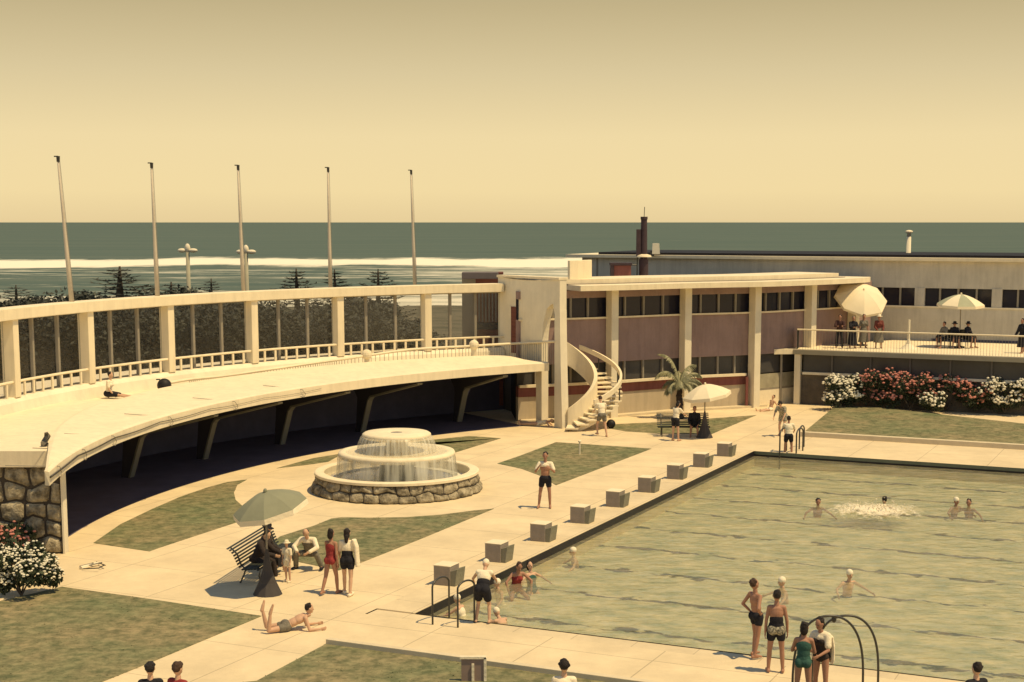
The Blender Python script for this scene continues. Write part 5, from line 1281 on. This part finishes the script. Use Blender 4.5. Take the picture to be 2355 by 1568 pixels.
# splash
def foam_mat():
    m = bpy.data.materials.new('splash_foam'); m.use_nodes = True; n = m.node_tree.nodes; l = m.node_tree.links; b = n['Principled BSDF']
    b.inputs['Base Color'].default_value = (.80,.72,.55,1); b.inputs['Roughness'].default_value = .9
    tcn = n.new('ShaderNodeTexCoord'); ln_ = n.new('ShaderNodeVectorMath'); ln_.operation = 'LENGTH'; mp = n.new('ShaderNodeMapping'); mp.inputs['Scale'].default_value = (.52,.62,0); l.new(tcn.outputs['Object'], mp.inputs[0]); l.new(mp.outputs[0], ln_.inputs[0])
    no = n.new('ShaderNodeTexNoise'); no.inputs['Scale'].default_value = 4.5; no.inputs['Detail'].default_value = 8; no.inputs['Roughness'].default_value = .75; l.new(tcn.outputs['Object'], no.inputs['Vector'])
    a_ = n.new('ShaderNodeMath'); a_.operation = 'SUBTRACT'; l.new(no.outputs[0], a_.inputs[0])
    q = n.new('ShaderNodeMath'); q.operation = 'MULTIPLY_ADD'; q.inputs[1].default_value = .42; q.inputs[2].default_value = .16; l.new(ln_.outputs['Value'], q.inputs[0]); l.new(q.outputs[0], a_.inputs[1])
    r = n.new('ShaderNodeMapRange'); r.inputs[1].default_value = 0; r.inputs[2].default_value = .22; r.inputs[4].default_value = .9; l.new(a_.outputs[0], r.inputs[0]); l.new(r.outputs[0], b.inputs['Alpha']); return m
p = at(2010,1176,WZ); m = MB(); gx, gy = 60, 44; vs = []; rnd = random.Random(31)
for j in range(gy+1):
    for i in range(gx+1):
        x, y = (i/gx-.5)*4.4, (j/gy-.5)*3.6; f = max(0, 1-(x/2.1)**2-(y/1.7)**2)
        z = .012+.16*f*max(0, .35+noise.noise(Vector((x*2.2,y*2.2,1)))*.9+noise.noise(Vector((x*6,y*6,4)))*.5)
        vs.append((p.x+x, p.y+y, WZ+z))
m.add(vs, [(j*(gx+1)+i, j*(gx+1)+i+1, (j+1)*(gx+1)+i+1, (j+1)*(gx+1)+i) for j in range(gy) for i in range(gx)])
for k in range(160):
    a, b2 = rnd.gauss(0,.8), rnd.gauss(0,.5); r = rnd.uniform(.012,.03); m.ball((p.x+a, p.y+b2, WZ+.05+abs(rnd.gauss(0,.12))), r, 6, 4)
m.v = [(x-p.x, y-p.y, z-WZ) for x, y, z in m.v]
o = m.build('splash', foam_mat(), smooth=True); o.location = (p.x, p.y, WZ); tag(o, 'patch of white splashing water in front of the swimmer kicking', 'splash', kind='stuff')
# right foreground group
p = at(1738,1510); person(p, -62, 1.66, 'slim boy in dark trunks with hands on hips at the near pool edge', dict(lean=-6, legs=((8,3,-4,2),(-6,3,-12,2)), arms=((-26,22,40,-24),(-30,26,44,-30))), [TR(CB)], 'short', hairm=HAIRB, skin=SKIND, vox=.009, eyes=True)
p = at(1783,1546); person(p, -4, 1.68, 'person with their back turned in a dark patterned skirted swimsuit, arms hanging', dict(lean=0, legs=((2,5,-2,3),(0,5,-4,3)), arms=((2,10,-4,4),(0,12,8,4))), [('swimsuit', CB, ('hips','waist','thigh.38'), .020), ('sash', PRINT, ('hips',), .024)], 'short', skin=SKIND, vox=.009, female=True)
p = at(1845,1625); person(p, -14, 1.60, 'girl in a teal swimsuit seen from behind through the tall ladder rails', dict(lean=4, legs=((2,4,0,2),(0,4,-2,2)), arms=((20,16,90,-20),(18,12,80,-20))), [SW(CGR)], 'bob', skin=SKIND, female=True, vox=.009)
p = at(1886,1612); person(p, 140, 1.62, 'girl in a dark swimsuit wrapped in a white towel beside the tall ladder rails', dict(lean=4, legs=((2,4,0,2),(0,4,-2,2)), arms=((20,14,70,-20),(22,12,80,-20))), [SW(CBR), ('towel', CW, ('cape','shoulders','sleeve'), .024)], 'bob', skin=SKIND, female=True, vox=.009, head=(15,10))
# heads cut by the bottom edge
for (u, v, hr, c, yaw, lab) in [(352,1745,'curly',CB,10,'person with curly black hair cut off by the bottom edge, left of another head'), (413,1745,'curly',CR,-30,'person with brown hair and a red collar cut off by the bottom edge'),
    (1297,1738,'curly',CW,0,'person with wavy dark hair just showing at the bottom edge below the pool'), (2240,1745,'short',CB,20,'dark-haired person just showing at the bottom edge on the far right')]:
    p = at(u, v); person(p, yaw, 1.66, lab, STAND, [TEE(c), PANTS(CB)], hr, hairm=HAIRB if c == CR else HAIR, female=True)
# terrace on the left
p = at(250,905,2.95); person((p.x,p.y,2.86), -100, 1.62, 'person in a pale top and dark skirt sitting on the white gallery canopy', dict(lean=8, legs=((84,6,82,4),(88,6,78,2)), arms=((-24,10,-10,4),(10,10,40,-8))), [TEE(SKIN and CW), ('skirt', CB, ('hips','thigh.9'), .03)], 'short', female=True, fit='z', zoff=.12)
# stairs, bench and far corner
p = at(1384,1003); person(p, 20, 1.74, 'person in a pale shirt and grey shorts at the foot of the curved stairs', dict(lean=14, legs=((34,4,-10,2),(-10,4,-20,2)), arms=((28,12,70,-10),(20,12,64,-8))), [TEE(CW), SH(CG)], 'short', hairm=HAIRB, head=(14,0))
p = at(1405,985); m = MB(); m.ball((p.x,p.y,.20), .20, 18, 12); m.build('ball', mat('black_rubber', (.012,.012,.014)), smooth=True, label='black ball on the pavement at the foot of the curved stairs', cat='ball')
p = at(1553,1014); person(p, -40, 1.66, 'person in a white top and dark shorts standing in front of the right bench', dict(lean=14, legs=((2,3,-4,2),(6,3,2,2)), arms=((30,10,40,-4),(50,6,62,-6))), [TEE(CW), SH(CB)], 'bob', female=True, head=(14,0))
rbp = (at(1632,1003)+at(1512,1003))/2
p = at(1597,1003); person((p.x,p.y+.05,.36), 172, 1.66, 'dark-clothed person seated on the right bench under the white parasol', SIT, [JACK(CB), ('shorts', CB, ('hips','thigh.6'), .02)], 'short', fit='z', zoff=.14, skin=SKIND)
p = at(1772,944); person((p.x,p.y,0), 120, 1.45, 'child sitting on the pavement by the glazed doors', FLOORSIT, [TR(CW)], 'short', hairm=HAIRB, fit='z', zoff=.11)
p = at(1800,1002); person(p, 150, 1.66, 'person in a patterned shirt bending forward behind the far ladder', dict(lean=34, legs=((20,5,-10,2),(16,5,-12,2)), arms=((30,12,40,-4),(26,14,46,-4))), [TEE(PRINT), SH(PRINT)], 'curly', head=(10,0))
p = at(1813,1040); person((p.x,p.y,WZ), -6, 1.62, 'person in a white top and dark shorts climbing the far pool ladder', dict(lean=10, legs=((10,6,0,2),(14,6,-6,2)), arms=((40,14,70,-2),(36,16,66,0))), [TEE(CW), SH(CB)], 'short', skin=SKIND, fit='feet')
# people on the right terrace
TZ = 2.75
for (u, v, yaw, lab, ps_, cs, hr, hm, fem) in [
    (1930,800,170,'person in dark red shirt and black trousers at the terrace rail, leftmost of four',dict(lean=10,legs=((4,5,0,3),(2,5,-3,3)),arms=((40,12,92,-20),(38,12,92,-20))),[SHIRT(mat('maroon_cloth',(.06,.028,.028),.9)),PANTS(CB)],'short',HAIR,False),
    (1960,801,184,'heavy-set person in all black at the terrace rail, second of four',dict(lean=10,legs=((4,4,0,2),(2,4,-3,2)),arms=((40,12,92,-20),(38,12,92,-20))),[JACK(CB),SKIRT(CB,.72)],'short',CG,True),
    (1985,800,178,'person in a grey patterned dress at the terrace rail, third of four',STAND,[TEE(CG),SKIRT(CG,.62)],'short',HAIR,True),
    (2020,801,176,'person in red jacket, grey skirt and pale hat at the rail, rightmost of four',dict(lean=2,legs=((2,4,0,2),(0,4,-3,2)),arms=((10,12,50,-10),(12,12,60,-20))),[SHIRT(mat('rust_cloth',(.16,.045,.035),.9)),SKIRT(CG,.62)],'hat',CW,True)]:
    p = at(u, v, TZ); person((p.x,p.y,TZ), yaw, 1.66 if u != 1960 else 1.6, lab, ps_, cs, hr, hairm=hm, female=fem, vox=.014, skin=SKIND)
for (u, yaw, lab, cs, hr) in [(2172,120,'dark-clothed person seated under the panelled terrace parasol, left of three',[JACK(CG),SKIRT(CB,.45)],'short'), (2193,180,'person in a dark hat seated behind the table under the panelled parasol, middle of three',[JACK(CB),SKIRT(CB,.45)],'hat'), (2222,-140,'dark-clothed person in a hat seated under the panelled terrace parasol, right of three',[JACK(CB),SKIRT(CB,.45)],'hat')]:
    p = at(u, 800, TZ); p.z = TZ
    sx_ = Vector((math.sin(R(yaw)), -math.cos(R(yaw)), 0))
    person((p.x,p.y,TZ+.44), yaw, 1.62, lab, SIT, cs, hr, hairm=HAIR if hr == 'short' else CB, fit='z', zoff=.12, female=True, vox=.014, skin=SKIND)
    c = thing('garden_chair', (p.x,p.y,TZ), lab.replace('dark-clothed person seated','dark chair').replace('person in a dark hat seated','dark chair').replace(' in a hat seated',''), 'chair', 'chairs on the right terrace')
    c['label'] = {2172:'dark chair under the panelled terrace parasol, left of three', 2193:'dark chair behind the table under the panelled parasol, middle of three', 2222:'dark chair under the panelled terrace parasol, right of three'}[u]
    a = (math.cos(R(yaw)), math.sin(R(yaw))); ff = Vector((-math.sin(R(yaw)), math.cos(R(yaw)), 0))
    m = MB(); m.box((p.x,p.y,TZ+.44), (.44,.42,.04), a); m.build('seat', WOODD, c)
    m = MB(); q = p-ff*.24; m.box((q.x,q.y,TZ+.70), (.42,.03,.44), a); m.build('backrest', WOODD, c)
    for s1_ in (-1,1):
        for s2_ in (-1,1):
            q = p+Vector((a[0],a[1],0))*s1_*.19+ff*s2_*.18; m = MB(); m.tube([(q.x,q.y,TZ),(q.x,q.y,TZ+.43)], .018, 5); m.build('leg', METAL, c)
p = at(2203,801,TZ); tbl = thing('cafe_table', (p.x,p.y,TZ), 'small round dark table among the three seated people on the terrace', 'table')
m = MB(); m.lathe([(0,.68),(.38,.68),(.38,.71),(0,.71)], p, 24); m.build('table_top', WOODD, tbl); m = MB(); m.lathe([(0,0),(.22,0),(.05,.05),(.03,.68),(0,.68)], p, 12); m.build('pedestal', METAL, tbl)
p = at(2350,812,TZ); person((p.x,p.y,TZ), 120, 1.66, 'dark-clothed person at the right edge of the terrace, cut by the picture edge', WALK, [JACK(CB), SKIRT(CB,.6)], 'short', female=True, vox=.014, skin=SKIND)
# sunbather near the foot of the end wall
p = at(1238,979); person((p.x,p.y,0), 80, 1.60, 'person with light hair lying on the pavement at the edge of the arcade shade', dict(lean=-80, legs=((88,6,86,4),(90,8,88,2)), arms=((-40,30,-60,10),(-40,30,-60,10)), feet=(170,170)), [SW(CW)], 'short', hairm=mat('light_hair',(.35,.27,.16),.8), fit='z', zoff=.13)

# bake the remeshed figures to plain meshes
bpy.context.view_layer.update()
dg = bpy.context.evaluated_depsgraph_get()
for o in SOFT:
    me = bpy.data.meshes.new_from_object(o.evaluated_get(dg)); o.modifiers.clear()
    if not me.materials: me.materials.append(o.data.materials[0])
    me.name = o.name; o.data = me
    for p_ in me.polygons: p_.use_smooth = True
